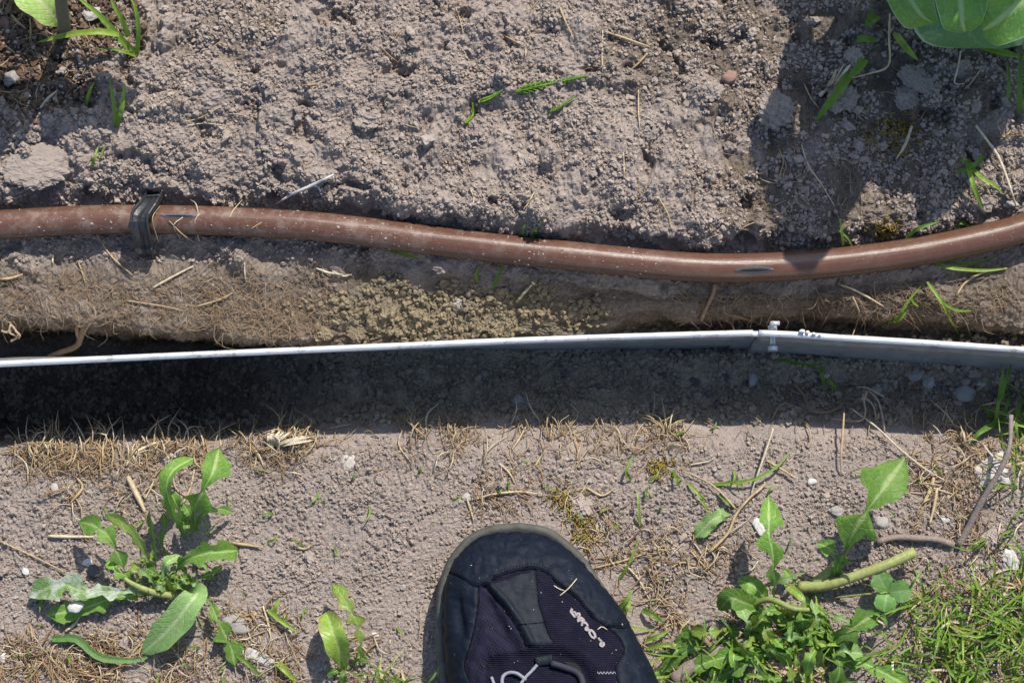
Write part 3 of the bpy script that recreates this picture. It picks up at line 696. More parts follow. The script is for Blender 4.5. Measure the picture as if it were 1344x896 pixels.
# ------------------------------------------------------------------ stones and clods, each its own thing
def stone(px, py, w, h, mat, label, cat='stone', ang=.4, rot=0., name='stone', group=None, zf=.55, sink=.36, seed=None, lift=0., sub=3, crumb=.10, grit=0.):
    seed = int(px*7+py*3) if seed is None else seed; d = (w*SPP, h*SPP, min(w, h)*SPP*zf); V, F = rock(seed, d, rot, ang, sub, crumb, grit)
    g = Geo(); c = G(px, py, d[2]*(.5-sink)+lift); g.add(V+c, F, np.full((len(V), 3), (seed*37 % 100)/100.)); return tag(obj(name, g, mat, smooth=ang < .35 and not grit), label, cat, group)
ST = [
 (309, 818, 40, 28, 'stone', 'smooth grey oval stone beside the dandelion by the shoe', .1, -.35), (341, 862, 46, 20, 'stone_white', 'flat pale bluish flake lying in dead grass', .3, -.4),
 (1328, 734, 30, 34, 'stone_white', 'pale angular stone chip beside the lawn grass', .9, .2), (1300, 618, 56, 46, 'stone_white', 'large whitish crumbly lump under the dark twig', .2, .3),
 (997, 693, 19, 30, 'stone_white', 'white-grey stone beside the upright dandelion leaf', .6, .3), (884, 723, 13, 11, 'stone_white', 'small round white pebble near the shoe and straw', .0, 0),
 (456, 605, 22, 24, 'stone_white', 'whitish crumbly flake pressed into bare ground', .3, .5), (224, 605, 24, 22, 'stone_white', 'white crumbly flake behind the tall dandelion leaves', .3, .2),
 (33, 750, 12, 12, 'stone_white', 'tiny white pebble on smooth trodden earth', .2, 0), (113, 738, 17, 14, 'stone_white', 'white chip beside a dark stone by the dandelion', .5, .2),
 (122, 750, 22, 18, 'stone_dark', 'dark stone half hidden behind a dandelion leaf', .3, 0), (72, 641, 13, 15, 'stone', 'small tan pebble below dead grass on the lip', .1, .3),
 (492, 833, 10, 8, 'stone_white', 'tiny white pebble beside the yellowing dandelion', .1, 0), (3, 862, 14, 16, 'stone_white', 'small white pebble among straw', .1, 0),
 (1200, 491, 26, 18, 'stone', 'pale grey lump on the trench floor, smaller of a touching pair', .4, .1), (1220, 498, 25, 22, 'stone', 'pale grey lump on the trench floor, larger of a touching pair', .4, .8),
 (1267, 517, 32, 27, 'stone', 'largest pale lump on the shaded trench floor', .3, .2), (1151, 511, 15, 13, 'stone', 'rounded grey pebble beside a curled root in the trench', .1, 0),
 (1163, 508, 12, 15, 'stone', 'small upright grey pebble touching another in the trench', .1, 0), (988, 497, 16, 20, 'stone', 'grey pebble on the trench floor below the bolt', .1, 0),
 (1050, 499, 17, 11, 'stone', 'flat grey pebble above the brown root', .1, .2), (1085, 493, 10, 8, 'stone_white', 'tiny pale pebble beside a shaded grass blade', .2, 0),
 (639, 494, 17, 24, 'stone', 'single grey stone on the clay slope of the trench', .7, .2), (681, 526, 21, 17, 'stone', 'brownish stone where the trench slope meets the lip', .4, .1),
 (915, 520, 15, 13, 'stone', 'small grey stone in shade just inside the trench lip', .2, 0), (1289, 503, 15, 12, 'stone', 'small pale stone under shaded grass blades', .3, 0), (1311, 498, 16, 13, 'stone', 'small pale stone in trench beside green blades', .3, .4),
 (15, 104, 30, 28, 'stone', 'pale grey stone among bark mulch', .6, .5), (8, 30, 22, 24, 'brick', 'weathered red brick fragment in mulch', .5, .3), (122, 18, 30, 20, 'stone', 'flat grey stone behind the grass tuft in mulch', .5, .2),
 (957, 101, 24, 20, 'brick', 'reddish pebble on the loose bed', .2, .3), (1327, 266, 20, 16, 'stone_white', 'whitish crumbly pebble against the rising end of hose', .3, .2),
 (1265, 873, 16, 13, 'brick', 'round pinkish pebble in lawn grass', .0, .2), (1270, 859, 18, 12, 'brick', 'flat pinkish chip in lawn grass', .5, .2), (1251, 856, 14, 16, 'brick', 'knobbly pinkish stone in lawn grass', .3, .5),
 (1286, 769, 15, 12, 'stone_white', 'white pebble at the edge of lawn grass', .1, .1), (1282, 746, 18, 9, 'stone_white', 'small white slab-like chip above lawn grass', .7, -.1),
 (1097, 672, 20, 18, 'stone', 'grey-brown stone behind the arrow-shaped dandelion leaf', .4, .2), (1156, 686, 26, 20, 'stone', 'tan stone beside the arrow-shaped dandelion leaf', .3, .1),
 (1240, 681, 17, 12, 'stone_white', 'pale pebble among dry straw blades', .2, .1), (1066, 632, 14, 10, 'stone_white', 'light pebble on trodden ground beside a bent stem', .3, .3),
 (614, 652, 18, 14, 'stone', 'grey stone half covered by dead grass before the toe', .3, 0), (897, 884, 26, 18, 'stone', 'grey stone beside the shoe under weed leaves', .2, .4),
]
for px, py, w, h, mt, lb, an, ro in ST: stone(px, py, w*.92, h*.92, 'chalk' if 'rumbly' in lb else mt, lb, 'stone', max(an, .3) if w > 16 else an, ro, zf=.25 if ('flake' in lb or 'lump under' in lb) else .55, crumb=.3 if 'rumbly' in lb else .16)
stone(100, 797, 22, 15, 'stone_white', 'white pebble resting on a dandelion leaf', 'stone', .1, .1, lift=.009)
# bigger named clods
for px, py, w, h, lb, mt in [(48, 218, 84, 58, 'broad flat pale clod between mulch and hose', 'clod'), (1190, 128, 38, 31, 'round disc-like clod in the shade of the cabbage', 'clod'), (1203, 104, 48, 30, 'wide clod behind the disc-like clod', 'clod'),
   (1105, 131, 40, 40, 'shaded grey clod beside dry stalk chips', 'clod'), (1017, 146, 46, 42, 'large smooth clod at the edge of the cabbage shade', 'clod'), (935, 119, 26, 26, 'knobbly clod beside the reddish pebble', 'clod'), (1120, 74, 26, 20, 'pale crumbly clod behind dry stalk chips', 'clod'),
   (470, 434, 30, 26, 'rounded ochre clay clod leaning on the edging', 'clod_clay'), (428, 437, 20, 18, 'small ochre clay clod beside the rounded one', 'clod_clay'), (602, 398, 18, 16, 'grey round clod in the clay slip', 'stone'),
   (578, 347, 26, 20, 'pale clod tucked under the hose', 'clod'), (764, 665, 28, 24, 'knobbly clod on trodden ground near the toe', 'clod'), (482, 155, 34, 36, 'tall clod on the bed throwing a shadow', 'clod'), (494, 212, 18, 14, 'round clod in a hollow of the bed', 'clod'),
   (690, 207, 28, 20, 'rough clod on the bed beyond the hose bend', 'clod'), (1301, 703, 26, 24, 'dusty clod beside the dark twig', 'clod')]:
    stone(px, py, w, h, mt, lb, 'clod', .12 if w < 70 else .0, random.random()*3 if w < 70 else .15, 'soil_clod', crumb=.09 if w > 70 else .2, zf=.22 if w > 70 else .6, sink=.44 if w > 70 else .40, sub=5 if w > 25 else 4, grit=.045)
# anonymous clods of the bed: countable look-alikes sharing meshes
proto = []
for k in range(10):
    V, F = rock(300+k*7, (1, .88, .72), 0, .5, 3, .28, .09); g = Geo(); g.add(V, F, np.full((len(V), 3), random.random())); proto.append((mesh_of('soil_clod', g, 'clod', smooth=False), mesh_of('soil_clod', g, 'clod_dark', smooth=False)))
def zone_bed(a, b):
    if a < 190 and b < 200: return 'beside the dark mulch'
    if a > 985: return 'in the cabbage shade' if b < 270 else 'against the shaded hose'
    if math.hypot(a-400, b-246) < 62: return 'beside the bleached forked twig'
    if math.hypot(a-700, b-125) < 105: return 'near the horsetail sprigs'
    if b > hose_y(a)-80: return 'just behind the hose by the black stake' if a < 330 else ('just behind the hose above the clay slip' if a < 800 else 'just behind the hose near the far emitter slot')
    return 'between mulch and horsetail' if a < 600 else 'between horsetail and cabbage shade'
def zone_near(a, b):
    if math.hypot(a-450, b-830) < 75: return 'beside the small yellowing dandelion'
    if math.hypot(a-190, b-745) < 150: return 'around the large sprawling dandelion'
    if a > 1215: return 'beside the dark twig and lawn'
    if math.hypot(a-1060, b-810) < 130: return 'around the leafy dandelion clump'
    if math.hypot(a-700, b-800) < 175: return 'beside the shoe'
    if b < 640: return 'just behind the trench lip'
    return 'between dandelion and shoe' if a < 600 else 'near the crumpled pale leaf'
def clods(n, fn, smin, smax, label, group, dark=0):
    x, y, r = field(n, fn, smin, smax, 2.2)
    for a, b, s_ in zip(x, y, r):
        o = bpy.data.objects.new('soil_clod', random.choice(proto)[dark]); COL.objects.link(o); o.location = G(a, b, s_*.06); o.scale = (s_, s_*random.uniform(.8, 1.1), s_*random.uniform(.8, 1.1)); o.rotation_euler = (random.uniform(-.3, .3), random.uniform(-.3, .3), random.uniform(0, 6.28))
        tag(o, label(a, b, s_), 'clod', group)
big_ = lambda s_, k: 'larger' if s_ > k else 'small'
clods(130, lambda a, b: (a > 0)*(a < 1344)*(b > 0)*(b < HYv(a)-30)*(.5+.7*pn(a, b, 90, 21)), .0038, .0088, lambda a, b, s_: big_(s_, .0055)+' crumbly grey clod on loose soil '+zone_bed(a, b), 'clods on the loose bed')
clods(70, lambda a, b: (a > 0)*(a < 1344)*(b > 590)*(b < 890)*w_near(a, b), .0038, .0075, lambda a, b, s_: big_(s_, .0052)+' dry clod on trodden ground '+zone_near(a, b), 'clods on the trodden ground')
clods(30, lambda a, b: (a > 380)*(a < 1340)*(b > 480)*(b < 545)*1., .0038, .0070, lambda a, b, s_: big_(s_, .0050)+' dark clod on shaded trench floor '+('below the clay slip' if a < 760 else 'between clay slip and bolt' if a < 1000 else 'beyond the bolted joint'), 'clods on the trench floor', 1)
# white crumbs lying on the edging
for px, py, w in ((1053, 432, 8), (1060, 433, 5), (1068, 435, 6), (1076, 436, 4)):
    V, F = rock(px, (w*SPP, w*SPP*.8, w*SPP*.7), 0, .1, 2, .3); g = Geo(); g.add(V+P(px, py+3, EZ+.0028), F, np.full((len(V), 3), .9)); tag(obj('soil_crumb', g, 'stone_white'), 'pale soil crumb lying on top of the steel edging rim', 'crumb', 'crumbs on the edging rim')

# ------------------------------------------------------------------ shoe
OUT = [(682, 686), (717, 692), (742, 707), (768, 732), (793, 768), (818, 803), (844, 851), (864, 893), (876, 935), (872, 990), (856, 1080), (848, 1180), (856, 1290), (842, 1385), (800, 1435), (750, 1448), (700, 1430), (668, 1380), (656, 1290), (648, 1190), (626, 1090), (596, 985), (579, 900), (572, 840), (573, 784), (580, 752), (592, 727), (616, 702), (645, 690)]
oc = np.vstack([crom([(a, b) for a, b in OUT+[OUT[0]]], 400)])
SZ = .021
def lr(py):
    x = []
    for (x0, y0), (x1, y1) in zip(oc[:-1], oc[1:]):
        if (y0-py)*(y1-py) <= 0 and y0 != y1: x.append(x0+(x1-x0)*(py-y0)/(y1-y0))
    return min(x), max(x)
shoe = thing('shoe', P(720, 1050, 0), 'worn black sports shoe standing on the trodden ground, toe towards the trench', 'shoe')
top_py, bot_py = oc[:, 1].min(), oc[:, 1].max()
rows = np.concatenate([top_py+.3+(930-top_py)*np.linspace(0, 1, 120)**1.6, np.linspace(935, bot_py-.5, 70)])
mcol = 150; phi = np.linspace(math.pi, 0, mcol)
SV = []
for py in rows:
    l, r = lr(py); d = (py-top_py)*SPP
    hh = np.interp(d, [0, .003, .008, .016, .028, .045, .075, .105, .14, .18, .215, .26, .31], [.001, .007, .0125, .018, .0235, .0285, .036, .046, .062, .078, .090, .080, .072])
    il = np.interp(d, [0, .01, .03, .06, .3], [7, 8, 11, 12, 6]); ir = np.interp(d, [0, .01, .03, .06, .3], [9, 9, 5, 4, 4])
    shr = np.interp(d, [0, .004], [.25, 1]); a0, a1 = l+il*shr, max(l+il*shr+2, r-ir*shr); mid, hw = (a0+a1)/2, (a1-a0)/2
    pyi = py+np.interp(d, [0, .01, .04], [10, 9, 0])
    c = np.cos(phi); s_ = np.sin(phi)
    x = mid+hw*np.sign(c)*np.abs(c)**.85; z = SZ+hh*s_**.62+.0*c
    asym = hh*.10*c*(1-np.abs(c)); z = z-asym
    if d > .185:
        k = sstep(.185, .205, d)*(1-sstep(.285, .305, d)); z = z-k*.05*sstep(.2, .5, s_-.35)
    ww = np.array([P(xx, pyi, SZ) for xx in x]); ww[:, 2] = z; SV.append(ww)
SV = np.array(SV); nR = len(rows)
def polyd(px, py, pl):
    best = np.full(px.shape, 1e9)
    pl = crom([(a, b) for a, b in pl], len(pl)*4)
    for (x0, y0), (x1, y1) in zip(pl[:-1], pl[1:]):
        t = np.clip(((px-x0)*(x1-x0)+(py-y0)*(y1-y0))/((x1-x0)**2+(y1-y0)**2+1e-9), 0, 1); best = np.minimum(best, np.hypot(px-x0-t*(x1-x0), py-y0-t*(y1-y0)))
    return best
def inpoly(px, py, pl):
    ins = np.zeros(px.shape, bool); n = len(pl)
    for i in range(n):
        (x0, y0), (x1, y1) = pl[i], pl[i-1]
        c = ((y0 > py) != (y1 > py)) & (px < (x1-x0)*(py-y0)/((y1-y0)+1e-12)+x0); ins ^= c
    return ins
CAP = [(560, 747), (590, 751), (612, 762), (628, 771), (641, 764), (661, 753), (692, 746), (712, 748), (737, 769), (758, 786), (780, 812), (798, 822), (826, 824), (850, 826)]
RIGHT = [(798, 823), (809, 832), (817, 843), (819, 855), (810, 870), (808, 880), (813, 900), (820, 940), (810, 1010)]
LEFT = [(628, 771), (628, 790), (623, 822), (616, 850), (610, 872), (617, 896), (626, 930), (640, 1000)]
SL1 = [(637, 769), (661, 796), (672, 812), (682, 827), (692, 847)]; SL2 = [(703, 747), (705, 768), (707, 789), (717, 822), (726, 844)]
XS = [(680, 819), (698, 818), (716, 816)]; VE = [(640, 862), (692, 851), (735, 850), (765, 862), (780, 885), (786, 910)]
spx, spy = proj(SV.reshape(-1, 3)); spx = spx.reshape(nR, mcol); spy = spy.reshape(nR, mcol)
cap_p = [(500, 600), (900, 600), (900, 826)]+CAP[::-1]+[(500, 747)]
right_p = RIGHT+[(900, 1010), (900, 823)]; left_p = LEFT+[(500, 1000), (500, 751), (590, 751), (612, 762)]
strip_p = SL1+SL2[::-1]
eye_p = VE+[(786, 1010), (640, 1010)]
def soft(pl, line, up, wd=1.6):
    i = inpoly(spx, spy, pl); d = polyd(spx, spy, line); return np.where(i, 1, -1)*0+np.where(i, np.clip(.5+d/wd/2, 0, 1), np.clip(.5-d/wd/2, 0, 1))*up
dz = soft(cap_p, CAP, .0011)+soft(right_p, RIGHT, .0009)+soft(left_p, LEFT, .0008)
dz += np.where(inpoly(spx, spy, strip_p), .0007, 0)
for ln, a, w in ((CAP, .0009, 1.5), (RIGHT, .0007, 1.6), (SL1, .0016, 2.2), (SL2, .0010, 1.5), (LEFT, .0006, 1.8), (XS, .0006, 1.3), (VE, .0012, 2.5)): dz -= a*np.exp(-(polyd(spx, spy, ln)/w)**2)
dz += .0022*np.exp(-(polyd(spx, spy, [(x+6, y-3) for x, y in SL1])/4.)**2)          # raised fold along the strip
dz -= .0035*np.exp(-(polyd(spx, spy, [(642, 790), (655, 815), (672, 850)])/9.)**2)   # hollow of the mesh panel
dz -= .0030*np.exp(-(polyd(spx, spy, [(600, 790), (606, 830)])/8.)**2)
CAP2 = [(x+(0), y-5) for x, y in CAP[3:-2]]
dz -= .0004*np.exp(-(polyd(spx, spy, CAP2)/1.2)**2)*(np.sin(spx*2.2+spy*2.2) > -.2)
dz -= .004*np.where(inpoly(spx, spy, eye_p), np.clip(polyd(spx, spy, VE)/6, 0, 1), 0)
dz += .0006*fbm(spx, spy, 14., 3, 700)
sn = np.cross(np.gradient(SV, axis=1), np.gradient(SV, axis=0)); sn /= np.linalg.norm(sn, axis=-1)[..., None]+1e-12; sn *= np.where(sn[..., 2:3] < 0, -1, 1)
SV2 = SV+sn*dz[..., None]; spx, spy = proj(SV2.reshape(-1, 3)); spx = spx.reshape(nR, mcol); spy = spy.reshape(nR, mcol)
fx = (spx[:-1, :-1]+spx[1:, 1:])/2; fy = (spy[:-1, :-1]+spy[1:, 1:])/2
reg = np.full(fx.shape, 'knit_panel', object)
mesh_p = SL1+[(700, 1000), (500, 1000), (500, 771)]
reg[inpoly(fx, fy, mesh_p)] = 'mesh_panel'; reg[fy > 1000] = 'heel_panel'
reg[inpoly(fx, fy, strip_p)] = 'centre_strip'; reg[inpoly(fx, fy, eye_p)] = 'tongue'; reg[inpoly(fx, fy, right_p)] = 'outer_overlay'; reg[inpoly(fx, fy, left_p)] = 'inner_overlay'; reg[inpoly(fx, fy, cap_p)] = 'toe_cap'
SM = {'knit_panel': 'shoe_knit', 'mesh_panel': 'shoe_mesh', 'heel_panel': 'shoe_skin', 'centre_strip': 'shoe_strip', 'tongue': 'shoe_knit', 'outer_overlay': 'shoe_skin', 'inner_overlay': 'shoe_skin', 'toe_cap': 'shoe_skin'}
flatV = SV2.reshape(-1, 3); shoe_parts = {}
for nm, mt in SM.items():
    ii, jj_ = np.nonzero(reg == nm)
    if not len(ii): continue
    q = np.stack([ii*mcol+jj_, (ii+1)*mcol+jj_, (ii+1)*mcol+jj_+1, ii*mcol+jj_+1], -1); u, inv = np.unique(q, return_inverse=True); q = inv.reshape(-1, 4)
    g = Geo(); g.add(flatV[u], [tuple(int(k) for k in f_) for f_ in q], np.full((len(u), 3), .5)); shoe_parts[nm] = obj(nm, g, mt, shoe)
# sole: wall with a rolled edge, a ledge under the upper and the tread
ns = len(oc)-1; cxy = np.array([725, 1060.])
lev = [(0.000, -5), (.002, -1), (.008, 1.5), (.014, 1.0), (.018, 0), (.0215, -1.5), (.0235, -5), (.0235, -10), (.0205, -18)]
V = []
nor2 = np.gradient(oc[:-1], axis=0); nor2 = np.stack([nor2[:, 1], -nor2[:, 0]], 1); nor2 /= np.linalg.norm(nor2, axis=1)[:, None]
if np.mean(np.sum(nor2*(oc[:-1]-cxy), 1)) < 0: nor2 = -nor2
for z, o_ in lev:
    q = oc[:-1]+nor2*o_
    toe = np.array([.006*np.clip(1-(b-686)/60, 0, 1) for a, b in q])
    V += [P(a, b, SZ)*np.array([1, 1, 0])+np.array([0, 0, z+t]) for (a, b), t in zip(q, toe)]
F = [(k*ns+i, k*ns+(i+1) % ns, (k+1)*ns+(i+1) % ns, (k+1)*ns+i) for k in range(len(lev)-1) for i in range(ns)]; F.append(tuple(range(ns))[::-1])
g = Geo(); g.add(V, F, np.full((len(V), 3), .5)); sole = obj('sole', g, 'shoe_sole', shoe)
def shoe_pt(px, py, lift):
    k = np.argmin((spx-px)**2+(spy-py)**2); return P(px, py, flatV[k][2]+lift)
def on_shoe(pts, lift, n): 
    c2 = crom([(a, b) for a, b in pts], n); return [shoe_pt(a, b, lift) for a, b in c2]
# stitched seams along the panel edges
for ln_, r in ((CAP[1:-1], .0006), (SL1, .0007), (SL2, .0005), (LEFT[:7], .0006), (RIGHT[:7], .0005), (XS, .0004)):
    g = Geo(); tube(g, on_shoe(ln_, -.0001, 40), r*.85, 6, 40, .5); obj('seam', g, 'seam', shoe)
g = Geo()
for off in (-3.6, -6.2):
    c2 = crom([(x, y+off) for x, y in CAP[3:-1]], 121)
    for k in range(0, 120, 2): tube(g, [shoe_pt(*c2[k], .0002), shoe_pt(*c2[k+1], .0002)], .00022, 4, 2, .5)
obj('stitching', g, 'shoe_strip', shoe_parts['toe_cap'])
g = Geo(); Vi, Fi = ICO[1]
for k in range(60):
    a_, b_ = random.uniform(590, 850), random.uniform(695, 900); kk = np.argmin((spx-a_)**2+(spy-b_)**2)
    if (spx.flat[kk]-a_)**2+(spy.flat[kk]-b_)**2 > 16: continue
    r = random.choice([.00015, .0002, .00025, .0004]); g.add(Vi*(1+lump3(Vi, k, 4, .28))[:, None]*r+shoe_pt(a_, b_, r*.5), Fi, np.full((len(Vi), 3), random.random()))
o = obj('soil_specks', g, 'clod', shoe); o['kind'] = 'stuff'
# worn print
lg = lambda pts: [(740+a/13.78, 790+b/13.78) for a, b in pts]
par = shoe_parts['knit_panel']; g = Geo()
for st_, r in (([(155, 115), (125, 165), (160, 215), (205, 275)], .0007), ([(150, 170), (205, 185), (215, 225)], .0006), ([(215, 240), (265, 195), (285, 235), (235, 285)], .00065),
               ([(268, 355), (258, 315), (305, 280), (350, 300), (372, 345)], .0008), ([(285, 330), (340, 330), (325, 395), (330, 425)], .00065), ([(350, 375), (395, 370), (435, 425)], .0007), ([(440, 440), (395, 470), (410, 510), (450, 470)], .0007),
               ([(622, 640), (645, 675), (690, 715)], .0006), ([(700, 725), (720, 760), (690, 795), (655, 765), (690, 735)], .0008)):
    tube(g, on_shoe(lg(st_), .0005, 10), r, 6, 10, .5, flat=.35)
cc = [(515+70*math.cos(t)*.62-38*math.sin(t)*.78, 575+82*math.cos(t)*.8+38*math.sin(t)*.62) for t in np.linspace(0, 6.28, 17)]
tube(g, on_shoe(lg(cc), .0005, 22), .00075, 6, 22, .5, flat=.35); obj('faded_lettering', g, 'shoe_print', par)
g = Geo(); tube(g, on_shoe([(784+2.2*k, 882+(2 if k % 2 else -1)) for k in range(12)], .0005, 44), .00025, 4, 44, .5); obj('zigzag_stitch', g, 'shoe_print', par)
g = Geo(); tube(g, on_shoe([(703, 868), (714, 866.5), (725, 865)], .0016, 8), .0026, 8, 8, .5, flat=.4); obj('pull_loop', g, 'shoe_strip', shoe)
g = Geo(); tube(g, on_shoe([(724, 870), (740, 875), (757, 882), (764, 892), (767, 910)], .0022, 20), .0016, 8, 20, .5); obj('lace', g, 'lace', shoe)
g = Geo(); tube(g, on_shoe([(705, 872), (698, 880), (690, 888), (680, 902)], .0018, 14), .0008, 8, 14, .5); obj('lace', g, 'lace_grey', shoe)
g = Geo(); tube(g, on_shoe([(690, 892), (680, 884), (670, 882), (661, 886), (659, 896), (664, 912)], .0020, 20), .0009, 8, 20, .5); obj('lace', g, 'lace_grey', shoe)
g = Geo(); tube(g, on_shoe([(645, 888), (648, 896), (655, 910)], .0016, 8), .0008, 8, 8, .5); obj('lace', g, 'lace_grey', shoe)
g = Geo(); leafgeo(g, on_shoe([(741, 868), (752, 873), (763, 882)], .0006, 8), .0017, 12, 5, 'oval', fold=0, ripple=0, rnd=.5); obj('eyelet_gap', g, 'void', shoe)
for pts in ([(735, 781), (746, 772), (757, 759)], [(784, 826), (790, 822), (797, 826)], [(727, 768), (733, 772), (741, 775)]):
    g = Geo(); tube(g, on_shoe(pts, .0008, 6), .0003, 4, 6, .95); tag(obj('straw_fragment', g, 'straw'), 'tiny straw fragment lying on the black shoe', 'straw', 'straw fragments on the shoe')

# ------------------------------------------------------------------ weeds and other plants
def leaf(parent, pts, hw, mat='dandelion', kind='dandelion', name='leaf', **kw):
    hw = hw*(.86 if kind == 'dandelion' else .92); kw['depth'] = min(.9, kw.get('depth', .6)*1.4); S = [G(a, b, h) for a, b, h in pts]; g = Geo(); kw.setdefault('seed', int(abs(pts[-1][0]*3+pts[-1][1]*7))); leafgeo(g, S, hw*SPP, kind=kind, **kw)
    return obj(name, g, mat, parent)
def stem(parent, pts, r, mat='stem', name='stem', sides=8, rnd=None, n=None):
    g = Geo(); tube(g, [G(a, b, h) for a, b, h in pts], np.atleast_1d(r)*SPP, sides, n, rnd); return obj(name, g, mat, parent)
MM = .001
D1 = thing('dandelion', G(235, 770), 'large sprawling dandelion with a pebble on one leaf, growing by dead grass', 'dandelion')
leaf(D1, [(205, 776, 6*MM), (160, 776, 12*MM), (110, 775, 14*MM), (75, 767, 13*MM), (38, 783, 5*MM)], 25, 'dandelion_mildew', depth=.5, lobes=4, fold=.25)
leaf(D1, [(200, 780, 4*MM), (150, 784, 6*MM), (110, 798, 6*MM), (61, 807, 3*MM)], 20, depth=.3, lobes=3, fold=.15)
leaf(D1, [(172, 772, 6*MM), (158, 735, 18*MM), (143, 705, 24*MM), (124, 690, 22*MM), (104, 684, 14*MM)], 21, depth=.8, lobes=4, fold=.3)
leaf(D1, [(205, 752, 5*MM), (186, 716, 20*MM), (166, 689, 26*MM), (137, 674, 24*MM)], 12, 'dandelion_yellow', depth=.35, lobes=5, twist=.5)
leaf(D1, [(205, 745, 4*MM), (203, 720, 20*MM), (196, 668, 36*MM)], 9, depth=.55, lobes=5, twist=.9)
leaf(D1, [(242, 705, 3*MM), (226, 668, 28*MM), (219, 640, 40*MM), (228, 617, 44*MM), (254, 601, 36*MM)], 19, depth=.3, lobes=3, fold=.35, twist=[0, .3, .6, .4])
leaf(D1, [(243, 706, 3*MM), (240, 680, 18*MM), (228, 655, 30*MM), (216, 640, 26*MM)], 11, depth=.5, lobes=3)
leaf(D1, [(258, 700, 3*MM), (256, 668, 26*MM), (264, 648, 36*MM), (278, 622, 42*MM), (288, 588, 36*MM)], 27, depth=.62, lobes=3, fold=.28, twist=[0, -.2, -.3])
leaf(D1, [(252, 702, 3*MM), (262, 680, 16*MM), (284, 668, 16*MM), (305, 672, 6*MM)], 8, depth=.5, lobes=3)
leaf(D1, [(228, 752, 4*MM), (245, 735, 16*MM), (270, 726, 22*MM), (292, 724, 20*MM), (312, 722, 12*MM)], 22, depth=.35, lobes=3, fold=.55)
leaf(D1, [(246, 774, 4*MM), (258, 778, 20*MM), (246, 795, 24*MM), (222, 825, 18*MM), (186, 858, 3*MM)], 21, 'dandelion_pale', kind='oval', fold=.12, ripple=.06)
leaf(D1, [(262, 772, 4*MM), (276, 790, 10*MM), (288, 820, 11*MM), (302, 846, 8*MM), (308, 874, 3*MM)], 20, depth=.82, lobes=4, fold=.2)
leaf(D1, [(228, 772, 4*MM), (216, 750, 12*MM), (220, 738, 16*MM), (236, 728, 10*MM)], 11, 'dandelion_pale', depth=.3, lobes=3)
leaf(D1, [(222, 735, 3*MM), (212, 712, 14*MM), (216, 690, 18*MM), (214, 672, 10*MM)], 8, depth=.5, lobes=3)
leaf(D1, [(180, 772, 3*MM), (166, 756, 14*MM), (150, 748, 18*MM), (146, 728, 14*MM)], 12, depth=.7, lobes=3)
leaf(D1, [(230, 776, 3*MM), (222, 764, 8*MM), (204, 752, 12*MM), (190, 744, 8*MM)], 10, depth=.6, lobes=3)
leaf(D1, [(246, 770, 3*MM), (262, 758, 8*MM), (278, 752, 8*MM), (292, 742, 4*MM)], 8, depth=.5, lobes=3)
leaf(D1, [(248, 708, 3*MM), (252, 690, 16*MM), (247, 672, 22*MM), (240, 660, 18*MM)], 7, depth=.5, lobes=3)
rd = np.random.RandomState(3)
for k in range(34):
    a_, b_ = 215+rd.normal()*28, 768+rd.normal()*9; e_ = (a_+rd.uniform(-34, 26), b_+rd.uniform(-34, 12)); hh_ = rd.uniform(5, 16)*MM
    leaf(D1, [(a_, b_, 2*MM), ((a_+e_[0])/2, (b_+e_[1])/2-3, hh_), (e_[0], e_[1], hh_*.5)], rd.uniform(5, 10), rd.choice(['dandelion', 'dandelion_pale', 'dandelion_yellow']), depth=rd.uniform(.3, .8), lobes=rd.randint(3, 5), twist=rd.normal()*.6, n=18, m=7, seed=k+40)
for k in range(6):
    a_, b_ = 250+rd.normal()*9, 700+rd.normal()*5; e_ = (a_+rd.uniform(-22, 30), b_+rd.uniform(-40, -12)); hh_ = rd.uniform(8, 22)*MM
    leaf(D1, [(a_, b_, 2*MM), ((a_+e_[0])/2, (b_+e_[1])/2, hh_), (e_[0], e_[1], hh_*.7)], rd.uniform(3, 7), depth=.6, lobes=3, twist=rd.normal()*.6, n=18, m=7, seed=k+80)
stem(D1, [(242, 781, 4*MM), (215, 780, 10*MM), (190, 773, 14*MM), (165, 760, 14*MM), (152, 742, 18*MM)], [4.5, 4.5, 4, 3, 2], rnd=.7)
stem(D1, [(228, 772, 4*MM), (205, 776, 7*MM), (180, 778, 10*MM)], [5, 4, 3], rnd=.9)
D2 = thing('dandelion', G(458, 872), 'small dandelion with a yellowing red-edged leaf beside the shoe', 'dandelion')
leaf(D2, [(452, 876, 3*MM), (446, 856, 14*MM), (437, 830, 20*MM), (428, 803, 12*MM)], 17, 'dandelion_yellow', kind='oval', fold=.55, ripple=.2)
leaf(D2, [(470, 878, 3*MM), (474, 850, 14*MM), (468, 818, 20*MM), (454, 790, 20*MM), (436, 765, 14*MM)], 17, 'dandelion_yellow', depth=.9, lobes=6, fold=.1)
leaf(D2, [(460, 876, 2*MM), (470, 862, 8*MM), (483, 868, 3*MM)], 8, depth=.5, lobes=3); leaf(D2, [(448, 876, 2*MM), (440, 880, 5*MM), (428, 884, 2*MM)], 9, depth=.3, lobes=2); leaf(D2, [(455, 878, 2*MM), (450, 886, 5*MM), (452, 896, 2*MM)], 8, depth=.3, lobes=2)
D3 = thing('dandelion', G(1050, 830), 'dense leafy dandelion clump with a cut stalk, between shoe and lawn grass', 'dandelion')
leaf(D3, [(1016, 795, 5*MM), (1016, 760, 22*MM), (1014, 730, 32*MM), (1009, 690, 36*MM), (1009, 650, 28*MM)], 22, depth=.85, lobes=4, fold=.15, sweep=.7)
leaf(D3, [(1096, 755, 5*MM), (1108, 725, 24*MM), (1130, 682, 38*MM), (1160, 640, 42*MM), (1188, 600, 36*MM)], 40, depth=.9, lobes=3.2, fold=.12, sweep=.55, n=40, m=11)
